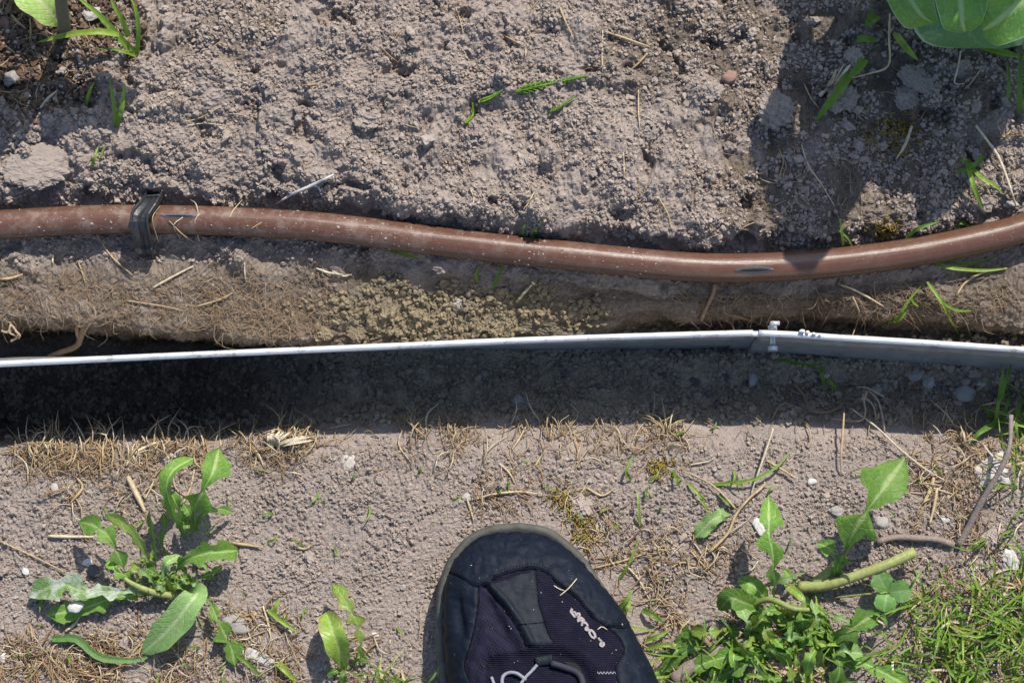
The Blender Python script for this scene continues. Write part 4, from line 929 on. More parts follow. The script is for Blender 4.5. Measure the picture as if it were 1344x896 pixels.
leaf(D3, [(1098, 760, 4*MM), (1100, 740, 16*MM), (1092, 722, 22*MM), (1072, 712, 18*MM)], 14, depth=.6, lobes=3)
leaf(D3, [(1100, 752, 4*MM), (1106, 735, 14*MM), (1100, 742, 16*MM), (1099, 756, 6*MM)], 10, depth=.4, lobes=2)
leaf(D3, [(1080, 850, 5*MM), (1105, 835, 18*MM), (1128, 818, 22*MM), (1152, 804, 16*MM)], 22, depth=.35, lobes=3, fold=.45)
leaf(D3, [(1095, 870, 5*MM), (1125, 868, 14*MM), (1155, 880, 14*MM), (1195, 902, 5*MM)], 20, depth=.4, lobes=4, fold=.3)
leaf(D3, [(1080, 870, 4*MM), (1096, 852, 12*MM), (1102, 880, 14*MM), (1092, 905, 6*MM)], 16, depth=.4, lobes=3)
leaf(D3, [(1000, 800, 4*MM), (975, 790, 16*MM), (958, 785, 18*MM), (944, 800, 10*MM)], 15, kind='oval', fold=.3)
leaf(D3, [(1010, 790, 4*MM), (990, 770, 14*MM), (968, 760, 12*MM)], 12, kind='oval'); leaf(D3, [(1005, 840, 4*MM), (970, 858, 14*MM), (935, 866, 12*MM), (905, 880, 5*MM)], 18, depth=.4, lobes=4)
leaf(D3, [(1010, 845, 4*MM), (985, 868, 12*MM), (960, 880, 12*MM), (925, 900, 6*MM)], 18, depth=.5, lobes=4); leaf(D3, [(940, 860, 4*MM), (915, 850, 10*MM), (890, 862, 8*MM), (868, 880, 3*MM)], 14, depth=.5, lobes=3)
leaf(D3, [(930, 845, 3*MM), (905, 838, 8*MM), (884, 845, 4*MM)], 10, kind='oval'); leaf(D3, [(925, 835, 3*MM), (935, 850, 8*MM), (948, 872, 6*MM)], 11, depth=.4, lobes=3)
rs = np.random.RandomState(5)
for k in range(58):
    cx_2, cy_2 = 1035+rs.normal()*50, 832+rs.normal()*28; a = rs.rand()*6.28; L = rs.uniform(22, 66); e = (cx_2+L*math.cos(a), cy_2+L*.85*math.sin(a)); m_ = ((cx_2+e[0])/2+rs.normal()*5, (cy_2+e[1])/2+rs.normal()*5)
    h = rs.uniform(8, 24)*MM
    leaf(D3, [(cx_2, cy_2, 3*MM), (m_[0], m_[1], h), (e[0], e[1], h*.5)], rs.uniform(6, 15), rs.choice(['dandelion', 'dandelion', 'dandelion_pale', 'dandelion_yellow']), depth=rs.uniform(.2, .75), lobes=rs.randint(2, 5), fold=rs.uniform(.1, .6), twist=rs.normal()*.7, n=18, m=7, ripple=.15, seed=k)
for k in range(26):
    a = rs.rand()*6.28; L = rs.uniform(24, 52); cx_2, cy_2 = 1010+rs.normal()*62, 850+rs.normal()*22; e = (cx_2+L*math.cos(a), cy_2+L*.8*math.sin(a)); h = rs.uniform(5, 14)*MM
    leaf(D3, [(cx_2, cy_2, 2*MM), ((cx_2+e[0])/2+rs.normal()*4, (cy_2+e[1])/2+rs.normal()*4, h), (e[0], e[1], h*.4)], rs.uniform(8, 15), 'dandelion', depth=rs.uniform(.65, .9), lobes=rs.randint(3, 6), sweep=.8, fold=rs.uniform(.05, .4), twist=rs.normal()*.4, n=30, m=7, seed=k+200)
stem(D3, [(985, 795, 8*MM), (1010, 786, 16*MM), (1040, 798, 20*MM), (1066, 800, 18*MM)], [3, 4, 4, 3], rnd=.2)
o = stem(D3, [(1048, 770, 3*MM), (1080, 768, 7*MM), (1110, 760, 10*MM), (1160, 742, 12*MM), (1201, 724, 12*MM)], [7.5, 7, 6.6, 6.6, 6.8], 'stem', 'cut_stalk', 16, .85, 24); o['label'] = 'thick pale green stalk cut off square'
stem(D3, [(1060, 772, 3*MM), (1085, 752, 8*MM), (1110, 728, 10*MM)], [7, 6, 5], 'stem', 'cut_stalk', 12, .6)
for k in range(26): leaf(D3, [(1030+rs.normal()*25, 850+rs.normal()*18, 2*MM), (1040+rs.normal()*25, 855+rs.normal()*18, 7*MM), (1050+rs.normal()*30, 862+rs.normal()*20, 4*MM)], 5, 'straw_brown', 'oval', 'withered_leaf', n=10, m=5, fold=.4)
stem(D3, [(912, 818, 8*MM), (922, 836, 8*MM), (936, 852, 4*MM)], [4, 4, 3.5], 'straw_brown', 'withered_stem', 8, .5)
o = stem(D3, [(885, 892, 3*MM), (915, 868, 5*MM), (950, 850, 6*MM), (985, 838, 5*MM)], [11, 9, 6, 3], 'twig', 'root_crown', 10)
CL = thing('clover', G(1130, 782), 'three-leaflet clover leaf lying beside the cut dandelion stalk', 'clover')
stem(CL, [(1095, 784, 2*MM), (1130, 780, 8*MM), (1163, 777, 12*MM)], 1.3, rnd=.4)
for ex, ey in ((1152, 752), (1196, 775), (1160, 802)): leaf(CL, [(1164, 777, 12*MM), ((1164+ex)/2, (777+ey)/2, 13.5*MM), (ex, ey, 12*MM)], 17, 'clover', 'round', 'leaflet', fold=.12, ripple=.03, n=18)
WL = thing('weed_leaf', G(895, 690), 'single crumpled pale green leaf lying on bare ground by a dry stem', 'leaf')
leaf(WL, [(958, 674, 3*MM), (938, 680, 6*MM), (925, 692, 5*MM), (911, 706, 1*MM)], 11, 'dandelion_pale', 'oval', 'blade', ripple=.25)
leaf(WL, [(940, 682, 4*MM), (946, 674, 6*MM), (944, 667, 3*MM)], 6, 'dandelion_pale', 'oval', 'lobe')
# cabbage at the edge of the bed
CB = thing('cabbage', G(1290, -150), 'large blue-green cabbage plant shading the end of the bed', 'cabbage')
def cleaf(pts, hw, lk='oval', mt='cabbage', **kw):
    g = Geo(); leafgeo(g, [P(a, b, h) for a, b, h in pts], hw*SPP, 40, 25, kind=lk, seed=int(pts[-1][0]), **kw); return obj('leaf', g, mt, CB)
cleaf([(1345, -190, .040), (1343, -110, .072), (1340, -40, .082), (1338, 25, .074), (1337, 60, .058)], 192, lk='round', fold=.03, ripple=.03, rnd=.4, side_vec=(-1., 0, 0), mt='cabbage_outer')
cleaf([(1262, -150, .06), (1260, -90, .094), (1260, -30, .104), (1262, 20, .098), (1266, 42, .088)], 44, lk='round', fold=.30, ripple=.06, rnd=.85, side_vec=(-1., 0, 0))
cleaf([(1180, -120, .06), (1178, -70, .092), (1186, -20, .100), (1206, 16, .094), (1224, 30, .085)], 34, lk='round', fold=.35, ripple=.06, rnd=.6, side_vec=(-1., 0, 0))
cleaf([(1420, -130, .07), (1390, -60, .105), (1350, -8, .112), (1312, 26, .100), (1290, 40, .088)], 50, lk='round', fold=.30, ripple=.05, rnd=.7, side_vec=(-.6, .8, 0))
for dx, dy, h, hw in ((-100, -40, .13, 46), (-60, 5, .17, 34), (-110, -150, .13, 36), (-50, -110, .19, 40), (30, -70, .21, 44), (90, 0, .15, 50), (130, -80, .17, 60), (10, 10, .20, 32), (-70, -230, .15, 40)):
    cleaf([(1290, -150, .04), (1290+dx*.45, -150+dy*.45, h*.75), (1290+dx, -150+dy, h), (1290+dx*1.35, -150+dy*1.35, h*.86)], hw, fold=.25, ripple=.12)
g = Geo(); tube(g, [G(1290, -150, -.01), G(1290, -150, .05)], .012, 12, 6, .3); obj('stalk', g, 'stem', CB)
# pale-leaved plant in the mulch
PL = thing('leafy_plant', G(86, 44), 'pale soft-leaved plant with a thick dark stem rising from mulch', 'plant')
stem(PL, [(86, 45, -2*MM), (84, 30, 15*MM), (80, 0, 45*MM), (76, -60, 90*MM)], [8, 8.5, 8, 7], 'darkstem', rnd=.4, sides=12)
g = Geo(); leafgeo(g, [P(82, 36, .030), P(64, 14, .042), P(44, -10, .046), P(15, -50, .040)], 27*SPP, kind='oval', rnd=.8, fold=.15); obj('leaf', g, 'soft_leaf', PL)
for e in ((30, -110, .10, 40), (150, -120, .11, 40), (240, -130, .12, 34), (-20, -60, .08, 30), (110, -150, .13, 40)):
    g = Geo(); leafgeo(g, [P(77, -50, .085), P((77+e[0])/2, (-50+e[1])/2, .11), P(e[0], e[1], e[2])], e[3]*SPP, kind='oval', fold=.2); obj('leaf', g, 'soft_leaf', PL)
g = Geo(); leafgeo(g, [P(92, 36, .012), P(108, 40, .014), P(118, 56, .012), P(126, 76, .006)], 8*SPP, kind='oval', rnd=.3); obj('leaf', g, 'clover', PL)
# grass tufts
def tuft(px, py, blades, label, mat='grass', group=None, name='grass_tuft', cat='grass'):
    t = thing(name, G(px, py), label, cat, group)
    for pts, hw in blades:
        g = Geo(); leafgeo(g, [G(a, b, h*MM) for a, b, h in pts], hw*SPP, 14, 5, 'blade', fold=.35, ripple=.03, seed=int(pts[-1][0])); obj('blade', g, mat, t)
    return t
tuft(178, 72, [([(177, 72, 1), (152, 44, 12), (128, 18, 22), (98, -6, 28)], 4.5), ([(156, 46, 12), (128, 42, 18), (90, 46, 14), (48, 56, 5)], 4.2), ([(169, 48, 8), (160, 26, 18), (152, 12, 20), (144, -4, 22)], 3.6), ([(180, 72, 1), (182, 40, 14), (178, 12, 20), (170, -6, 22)], 3.2), ([(178, 74, 1), (155, 66, 6), (128, 64, 3)], 1.8), ([(176, 73, 1), (170, 68, 4), (164, 66, 3)], 2)], 'broad-bladed green grass tuft beside the mulch')
tuft(158, 160, [([(152, 165, 1), (150, 140, 8), (144, 105, 6)], 3), ([(155, 162, 1), (160, 140, 8), (164, 108, 8)], 3.2), ([(154, 166, 1), (158, 150, 6), (166, 130, 4)], 3), ([(113, 138, 1), (118, 120, 5), (124, 108, 3)], 2.5)], 'small green grass tuft below the mulch')
tuft(122, 220, [([(120, 220, 1), (124, 208, 6), (129, 192, 4)], 2.4), ([(132, 206, 1), (136, 196, 3), (140, 190, 2)], 1.4)], 'lone pair of tiny green blades near the broad flat clod')
tuft(1268, 208, [([(1270, 207, 2), (1272, 225, 10), (1280, 250, 9), (1295, 287, 3)], 3.4), ([(1274, 220, 3), (1290, 235, 10), (1305, 243, 9), (1318, 256, 3)], 3.0), ([(1291, 205, 2), (1280, 216, 9), (1268, 223, 8), (1250, 226, 3)], 3.4), ([(1257, 208, 1), (1264, 212, 5), (1270, 220, 4)], 2)], 'dark green crossed grass blades above the rising hose end')
tuft(1340, 100, [([(1338, 150, 2), (1338, 110, 14), (1340, 60, 18)], 4), ([(1323, 130, 2), (1324, 105, 8), (1322, 78, 6)], 2.4)], 'upright green blades beside the cabbage')
tuft(1075, 155, [([(1118, 95, 4), (1100, 120, 12), (1085, 140, 8), (1070, 160, 2)], 6), ([(1135, 78, 4), (1125, 92, 10), (1112, 104, 6)], 6), ([(1125, 52, 2), (1140, 52, 6), (1152, 54, 3)], 5), ([(1175, 45, 2), (1188, 62, 8), (1205, 80, 4)], 5), ([(1150, 20, 2), (1142, 28, 6), (1138, 36, 4)], 8), ([(1290, 62, 3), (1310, 68, 8), (1344, 76, 4)], 5)], 'weedy green blades in the cabbage shade')
tuft(690, 310, [([(684, 312, 1), (686, 302, 5), (690, 292, 4)], 2), ([(696, 312, 1), (700, 303, 5), (708, 296, 3)], 2), ([(703, 314, 1), (706, 306, 4), (707, 298, 3)], 1.6)], 'few thin green blades rising behind the hose')
tuft(1105, 320, [([(1106, 325, 1), (1105, 305, 10), (1102, 285, 10)], 2.6), ([(1120, 326, 1), (1112, 312, 8), (1098, 300, 6)], 1.6), ([(1190, 312, 1), (1205, 300, 8), (1235, 290, 5)], 2.6), ([(1250, 300, 1), (1260, 292, 6), (1275, 298, 3)], 3)], 'green blades against the shaded stretch of hose')
tuft(652, 372, [([(648, 376, 1), (654, 362, 5), (662, 345, 4)], 2.6), ([(627, 370, 1), (625, 360, 4), (632, 346, 3)], 2)], 'two short green blades below the hose on clay')
tuft(530, 333, [([(505, 326, 1), (525, 331, 5), (552, 340, 2)], 3)], 'single green blade pressed under the hose')
tuft(1185, 420, [([(1162, 424, 1), (1180, 415, 7), (1190, 398, 8), (1210, 374, 5)], 2.4), ([(1160, 422, 1), (1180, 420, 6), (1192, 405, 5)], 1.8), ([(1196, 392, 6), (1200, 398, 6), (1206, 402, 3)], 1.8)], 'green blades on the far bank above the edging')
tuft(1250, 410, [([(1217, 370, 4), (1235, 395, 8), (1245, 415, 6), (1259, 440, 2)], 2.2), ([(1236, 396, 7), (1255, 407, 6), (1277, 408, 2)], 2)], 'thin curved forked green blade on the far bank')
tuft(1235, 350, [([(1226, 345, 2), (1250, 352, 5), (1290, 355, 5), (1325, 352, 3)], 2.4), ([(1240, 342, 2), (1275, 346, 6), (1310, 336, 3)], 2)], 'pale green stems lying under the rising hose end')
tuft(1075, 480, [([(1020, 470, 2), (1050, 477, 8), (1070, 478, 9), (1092, 473, 6)], 2), ([(1078, 482, 2), (1079, 492, 5), (1082, 508, 3)], 3), ([(1086, 498, 2), (1092, 504, 4), (1098, 512, 2)], 2.6)], 'shaded green blades below the bolted joint')
tuft(1335, 560, [([(1306, 558, 2), (1313, 510, 18), (1316, 490, 18), (1313, 472, 14)], 2.4), ([(1311, 530, 10), (1320, 500, 20), (1328, 476, 18)], 3), ([(1306, 553, 2), (1296, 540, 8), (1286, 526, 8)], 3), ([(1315, 550, 2), (1322, 530, 10), (1324, 516, 10)], 2), ([(1316, 550, 3), (1305, 556, 8), (1285, 568, 10), (1272, 585, 5)], 4), ([(1336, 570, 2), (1336, 545, 10), (1342, 520, 12)], 3.5), ([(1330, 580, 2), (1330, 560, 10), (1333, 535, 12)], 3)], 'tall green blades on the trench lip behind the dark twig')
tuft(362, 812, [([(352, 800, 2), (370, 815, 5), (393, 830, 3)], 3.2), ([(360, 805, 2), (362, 795, 5), (368, 785, 3)], 3)], 'short bright green blades beside the grey oval stone')
tuft(375, 875, [([(362, 868, 3), (375, 880, 5), (395, 900, 2)], 3.6), ([(304, 855, 4), (325, 870, 6), (350, 895, 3)], 3)], 'green blade running on from the pale flake')
tuft(835, 690, [([(840, 690, 1), (838, 660, 6), (836, 640, 5)], 1.6), ([(828, 630, 1), (822, 618, 8), (832, 595, 6)], 2), ([(812, 760, 1), (825, 740, 5), (840, 705, 3)], 1.8)], 'few thin green blades near the toe of the shoe')
tuft(838, 800, [([(812, 798, 1), (822, 787, 5), (832, 772, 3)], 3), ([(816, 805, 1), (824, 798, 5), (828, 788, 3)], 3), ([(843, 800, 2), (856, 806, 6), (872, 818, 4)], 3.4), ([(845, 840, 2), (862, 835, 6), (880, 826, 3)], 3), ([(850, 850, 2), (870, 846, 6), (895, 848, 3)], 3)], 'bright green blades beside the outer edge of the shoe')
tuft(960, 640, [([(935, 636, 1), (985, 630, 5), (1020, 612, 6), (1040, 588, 4)], 2.2), ([(903, 634, 1), (918, 650, 4), (932, 678, 2)], 2), ([(944, 648, 2), (956, 660, 4), (966, 668, 2)], 2.6), ([(884, 616, 2), (888, 630, 6), (893, 642, 2)], 2)], 'thin green stems crossing the bare ground by the crumpled leaf')
tuft(70, 880, [([(68, 838, 2), (100, 838, 5), (120, 855, 6), (138, 864, 5), (180, 866, 4), (205, 856, 2)], 5)], 'dark withered weed stem curving through straw below the dandelion', 'clover', name='withered_weed', cat='weed')
# horsetail sprigs
def horsetail(pts, r, label, br=0):
    t = thing('horsetail', G(*pts[0]), label, 'horsetail'); S = crom([G(a, b, 2.5*MM) for a, b in pts], 30); g = Geo(); tube(g, S, [r*SPP, r*SPP*.6], 6, 30, .2); obj('stem', g, 'horsetail', t)
    T, Nn, B_ = frames(S)
    for k in range(2, 28, 2):
        g = Geo()
        for a in np.arange(6)*1.047: 
            d = T[k]*.75+(np.cos(a)*B_[k]+np.sin(a)*Nn[k])*.6; L = .0032*(1-k/34)*br; tube(g, [S[k], S[k]+d*L*.6, S[k]+d*L+T[k]*L*.25], [.0005, .0003], 4, 4, random.random())
        obj('whorl', g, 'horsetail', t)
horsetail([(676, 121), (705, 113), (740, 106), (772, 100)], 3, 'bright green horsetail sprig lying on the bed', 1.5)
horsetail([(722, 147), (735, 140), (756, 126)], 2, 'shorter horsetail sprig lying beside the bigger one', .5)
horsetail([(610, 162), (620, 152), (620, 135)], 2.2, 'stubby pale horsetail stump on the bed', .6); horsetail([(628, 135), (645, 128), (660, 118)], 1.6, 'broken horsetail piece between stump and sprig', .9)

# ------------------------------------------------------------------ strands: straws, roots, twigs that can be told apart
def strand(pts, w, label, mat='straw', cat='straw', name='straw', group=None, lift=.0008, rnd=None, lifts=None, n=14, taper=True):
    if lifts is None: S = drape(pts, lift+w*SPP*.4, n)
    else: S = [G(a, b, h*MM) for (a, b), h in zip(pts, lifts)]
    g = Geo(); tube(g, S, np.array([.8, 1, .9, .5] if taper else [1, 1])*w*SPP/2, 6, n, rnd, lump=.08); return tag(obj(name, g, mat), label, cat, group)
tw = thing('forked_twig', G(400, 246), 'bleached white forked twig lying just behind the hose', 'twig')
g = Geo(); tube(g, drape([(362, 268), (385, 254), (410, 243), (438, 229)], .003), np.array([1.2, 2, 2, 1.2])*SPP, 7, 18, lump=.15); obj('shoot', g, 'twig_white', tw)
g = Geo(); tube(g, drape([(412, 243), (418, 246), (421, 252)], .003), np.array([1.6, 1])*SPP, 6, 6); obj('side_shoot', g, 'twig_white', tw)
SG = 'loose straws on the bed'
for pts, w, lb in [([(795, 42), (822, 51), (853, 62)], 3.2, None), ([(850, 70), (838, 83), (822, 97)], 3, None), ([(734, 8), (742, 28), (753, 52)], 2.6, None), ([(660, 46), (675, 54), (690, 62)], 2.4, None), ([(791, 40), (790, 70), (791, 95)], 2, None), ([(598, 10), (605, 30), (608, 45)], 1.6, None),
    ([(838, 118), (838, 145), (840, 170)], 2, None), ([(690, 62), (690, 72), (688, 78)], 2, None), ([(818, 200), (819, 215), (819, 235)], 1.8, None), ([(690, 272), (696, 262), (703, 248)], 2.4, None), ([(618, 250), (622, 262), (616, 278)], 2, None), ([(500, 62), (512, 74), (524, 83)], 2, None), ([(512, 58), (520, 48), (526, 40)], 2, None),
    ([(865, 260), (876, 280), (882, 300)], 2, None), ([(1052, 190), (1060, 215), (1080, 245), (1095, 270)], 2, None), ([(1022, 195), (1028, 212), (1022, 235)], 2, None), ([(1055, 110), (1065, 130), (1075, 142)], 2, None), ([(415, 110), (405, 112), (398, 112)], 3, None), ([(240, 160), (262, 155), (290, 140)], 1.6, None), ([(245, 165), (268, 162), (296, 165)], 1.8, None), ([(300, 150), (312, 150), (330, 155)], 1.5, None),
    ([(53, 142), (62, 130), (76, 118)], 4, None), ([(0, 120), (18, 122), (36, 118)], 3, None), ([(15, 20), (24, 30), (34, 38)], 3.6, None), ([(39, 25), (40, 40), (39, 55)], 2.8, None), ([(4, 57), (12, 64), (20, 70)], 3, None), ([(95, 108), (98, 100), (100, 98)], 2.4, None)]:
    strand(pts, w, ('thick' if w >= 2.8 else 'thin')+' dry straw stem on loose soil '+zone_bed(*pts[1]), group=SG, rnd=random.uniform(.4, .95))
strand([(1168, 18), (1167, 50), (1166, 86), (1140, 97), (1112, 104)], 3, 'long straw stem bent at a right angle in the cabbage shade', lifts=[12, 14, 12, 10, 5], rnd=.75, n=24)
strand([(1261, 67), (1257, 90), (1253, 109), (1266, 110)], 2.6, 'sharply bent pale straw beside the disc-like clod', lifts=[6, 7, 4, 4], rnd=.9, n=20)
strand([(1286, 93), (1275, 108), (1266, 117)], 2.2, 'short straw slanting beside the bent pale straw', rnd=.7)
strand([(1281, 165), (1296, 185), (1310, 205), (1322, 235), (1334, 272)], 4, 'pale straw stem sloping down to the rising hose end', lift=.004, rnd=.95)
strand([(1197, 165), (1188, 190), (1176, 209)], 4.5, 'flat pale straw blade beside moss tufts', lift=.003, rnd=.85); strand([(1310, 165), (1318, 180), (1335, 160)], 1.8, 'thin kinked straw near upright blades', rnd=.7)
g = thing('stalk_chips', G(1098, 105), 'splintered pale dry stalk on the bed beside shaded clods', 'stalk')
for pts, w in (([(1076, 126), (1095, 108), (1116, 86)], 5), ([(1084, 122), (1100, 106), (1112, 98)], 5), ([(1090, 112), (1100, 98), (1108, 84)], 4), ([(1082, 118), (1092, 106), (1098, 92)], 5)):
    gg = Geo(); tube(gg, drape(pts, .004), np.array([1, 1.2, .8])*w*SPP/2, 5, 10, random.uniform(.5, 1), flat=.5); obj('splinter', gg, 'straw', g)
# over and under the hose
def over(px, pts, label, w=2.0, rnd=.7, group=None, mat='straw'): strand([(a, b) for a, b, h in pts], w, label, mat, lifts=[h for a, b, h in pts], rnd=rnd, n=22, group=group)
HG = 'straw wisps hooked over the hose'
for pts in ([(208, 318, 8), (200, 288, 20), (210, 270, 16)], [(262, 300, 14), (258, 270, 16), (250, 262, 8)], [(222, 290, 17), (240, 308, 12), (255, 318, 3)], [(262, 318, 2), (256, 290, 17), (272, 272, 12)], [(330, 300, 16), (350, 288, 16), (375, 276, 8)], [(300, 300, 12), (304, 280, 16), (318, 262, 4)], [(240, 285, 17), (228, 296, 16), (236, 312, 6)]):
    over(0, pts, 'fine yellow straw wisp hooked over the brown hose near the stake', 1.6, random.uniform(.5, .9), HG)
BG = 'straws on the far bank below the hose'
for pts, w in (([(125, 303), (145, 335), (175, 362)], 2.6), ([(200, 378), (225, 364), (254, 349)], 3.2), ([(258, 402), (285, 394), (306, 384)], 2.4), ([(102, 342), (108, 358), (112, 372)], 2), ([(0, 366), (14, 365), (30, 360)], 4), ([(70, 334), (69, 342), (70, 346)], 3), ([(321, 345), (321, 355), (322, 367)], 2.4), ([(415, 352), (432, 358), (450, 360)], 3), ([(436, 356), (450, 362), (462, 360)], 2.6), ([(678, 396), (690, 382), (702, 370)], 4), ([(1100, 372), (1125, 382), (1160, 402)], 3.4), ([(1255, 388), (1270, 368), (1300, 354), (1322, 352)], 3.6)):
    strand(pts, w, 'dry straw stem on the far bank '+('below the black stake' if pts[1][0] < 330 else 'beside the clay slip' if pts[1][0] < 760 else 'beyond the bolt'), group=BG, rnd=random.uniform(.55, 1))
RG = dict(mat='root', cat='root', name='root')
strand([(165, 394), (190, 398), (215, 402), (240, 407)], 2.2, 'long thin root lying along the far bank', rnd=.8, **RG)
r1 = thing('root', G(100, 440), 'forked brown root sticking out of the overhanging bank into the trench', 'root')
zr = gz(105, 425)
g = Geo(); tube(g, [P(112, 420, zr-.004), P(106, 442, zr-.012), P(100, 454, zr-.018), P(80, 462, zr-.022), P(63, 468, zr-.024)], np.array([4, 4.5, 4, 4.5, 3])*SPP, 8, 26, .35, lump=.1); obj('main_root', g, 'root', r1)
g = Geo(); tube(g, [P(100, 428, zr-.006), P(102, 440, zr-.011), P(104, 446, zr-.014)], np.array([3, 2.6])*SPP, 7, 10, .5, lump=.1); obj('side_root', g, 'root', r1)
r2 = thing('root', G(12, 430), 'knotted pale rootlets dangling from the overhanging bank', 'root')
for k, pts in enumerate(([(0, 408), (14, 425), (24, 440), (16, 446)], [(14, 426), (12, 436), (22, 442), (14, 448)], [(2, 434), (8, 436), (14, 434)], [(20, 434), (26, 440), (24, 444)])):
    g = Geo(); tube(g, [P(a, b, -.012-i*.002) for i, (a, b) in enumerate(pts)], .0006, 6, 14, .85, lump=.15); obj('rootlet', g, 'root', r2)
strand([(939, 370), (936, 385), (928, 402), (920, 420)], 5.5, 'thick brown root running down the far bank below the emitter slot', lift=.001, rnd=.5, taper=False, **RG)
strand([(1119, 389), (1127, 408), (1125, 422), (1119, 440)], 3, 'pale root bowed outward above the edging beyond the bolt', lifts=[2, 8, 10, 12], rnd=.75, **RG)
strand([(1042, 503), (1056, 520), (1062, 536), (1080, 541), (1098, 536), (1110, 525)], 4.5, 'brown hooked root lying on the trench floor', lift=.004, rnd=.25, **RG)
strand([(960, 413), (985, 420), (1003, 428)], 5, 'rusty root stub behind the bolted joint', lift=.002, rnd=.2, **RG)
r3 = thing('root', G(1140, 520), 'curled pale root tangle standing on the trench lip', 'root')
for pts in ([(1161, 568, 1), (1158, 545, 10), (1152, 525, 14), (1140, 513, 16), (1134, 516, 14)], [(1160, 520, 12), (1148, 514, 15), (1136, 508, 14), (1124, 508, 12)], [(1138, 514, 15), (1134, 526, 12), (1136, 540, 10), (1128, 552, 5), (1090, 549, 2)], [(1136, 522, 13), (1146, 532, 10), (1150, 550, 4)], [(1134, 516, 14), (1132, 524, 12), (1137, 520, 14)]):
    g = Geo(); tube(g, [G(a, b, h*MM) for a, b, h in pts], np.array([2, 1.8, 1.2])*SPP*.7, 6, 20, .85, lump=.12); obj('rootlet', g, 'root', r3)
strand([(1119, 537), (1150, 560), (1180, 588), (1210, 612), (1243, 632)], 2.6, 'long pale straw stem slanting from trench lip to dry tuft', lifts=[8, 5, 4, 4, 2], rnd=.95, n=24)
strand([(1108, 540), (1106, 570), (1104, 598), (1104, 625)], 3, 'upright straw stub standing on the lip', lifts=[14, 10, 5, 1], rnd=.6); strand([(1015, 562), (1004, 595), (990, 635), (985, 652)], 3, 'long pale straw leaning over bare ground', lifts=[10, 8, 5, 2], rnd=.95)
st_ = thing('dry_stem', G(965, 690), 'branched ochre dry stem lying beside the crumpled leaf', 'stem')
for pts, w in (([(930, 725), (955, 700), (966, 675), (985, 652), (1005, 635)], 4), ([(985, 652), (1000, 640), (1004, 632)], 3), ([(966, 668), (945, 645), (925, 630), (895, 617)], 2.6), ([(1006, 604), (1030, 618), (1045, 628)], 3.4)):
    gg = Geo(); tube(gg, drape(pts, .003), np.array([1.1, 1, .7])*w*SPP/2, 6, 18, .62); obj('stem', gg, 'straw', st_)
strand([(1151, 711), (1175, 705), (1205, 706), (1230, 708), (1252, 715)], 9, 'mauve-brown stick lying flat above the lawn grass', 'twig', 'stick', 'stick', lift=.001, taper=False)
tg = thing('dark_twig', G(1270, 700), 'long dark twig rising from bare ground to the trench lip', 'twig')
g = Geo(); tube(g, [G(1258, 716, 2*MM), G(1272, 690, 6*MM), G(1290, 655, 12*MM), G(1312, 618, 20*MM), G(1325, 585, 26*MM), G(1327, 545, 30*MM)], np.array([5, 4.5, 4, 3.5, 3, 3])*SPP, 8, 30, lump=.12); obj('shoot', g, 'twig', tg)
g = Geo(); tube(g, [G(1312, 618, 20*MM), G(1322, 625, 20*MM), G(1330, 612, 22*MM)], np.array([2, 1.4])*SPP, 6, 8); obj('side_shoot', g, 'twig', tg)
NG = 'loose straws on the trodden ground'
for pts, w in (([(63, 703), (90, 704), (123, 704)], 4.6), ([(0, 710), (40, 728), (85, 750)], 2.4), ([(304, 712), (325, 715), (345, 718)], 4), ([(385, 716), (400, 720), (412, 713)], 3.6), ([(145, 895), (168, 865), (188, 838)], 3.2), ([(220, 840), (230, 855), (240, 868)], 3.6), ([(86, 828), (98, 818), (106, 806)], 4.4), ([(40, 820), (42, 832), (43, 842)], 3), ([(622, 655), (650, 648), (682, 645), (708, 648)], 3.4), ([(612, 652), (618, 670), (622, 684)], 3), ([(655, 608), (668, 620), (676, 634)], 3), ([(700, 615), (708, 602), (716, 590)], 3), ([(690, 560), (682, 575), (672, 590)], 2.6),
    ([(757, 603), (760, 590), (764, 578)], 3), ([(752, 565), (756, 580), (758, 592)], 2.4), ([(770, 640), (790, 650), (808, 640)], 3.4), ([(780, 745), (820, 735), (850, 725)], 3), ([(820, 740), (838, 760), (853, 788)], 3), ([(985, 702), (1000, 694), (1010, 688)], 1.6), ([(905, 705), (918, 722), (930, 745)], 2.4), ([(906, 722), (920, 738), (935, 755)], 2.6), ([(880, 745), (895, 738), (915, 742)], 2.2), ([(1204, 632), (1224, 640), (1250, 648)], 3.2), ([(1226, 626), (1220, 645), (1212, 660)], 6), ([(1230, 640), (1226, 665), (1220, 688)], 5), ([(905, 610), (930, 605), (938, 600)], 2.2), ([(300, 842), (306, 860), (310, 885)], 3), ([(350, 800), (360, 815), (372, 825)], 3.4), ([(345, 795), (352, 818), (356, 840)], 3), ([(240, 660), (250, 640), (258, 600)], 3.4), ([(190, 655), (200, 635), (208, 612)], 2.6), ([(165, 612), (175, 596), (196, 584), (216, 578)], 4.4), ([(168, 626), (176, 642), (186, 662), (190, 672)], 8), ([(100, 625), (108, 640), (92, 660)], 4)):
    strand(pts, w, ('thick' if w >= 3.4 else 'thin')+' dry straw stem on trodden ground '+zone_near(*pts[1]), group=NG, rnd=random.uniform(.5, 1))
pt = thing('straw_tuft', G(370, 580), 'frayed white straw tuft at the trench lip', 'straw')
for k in range(9):
    e = (356+k*6+random.uniform(-3, 3), 560+k*2.0+random.uniform(-4, 4)) if k < 5 else (380+k*4, 574+random.uniform(-4, 4)); gg = Geo(); leafgeo(gg, [G(352+k*1.5, 585, 1*MM), G((352+e[0])/2, (586+e[1])/2, 7*MM), G(e[0], e[1], 8*MM)], 2.2*SPP, 10, 3, 'blade', rnd=.97); obj('blade', gg, 'straw', pt)
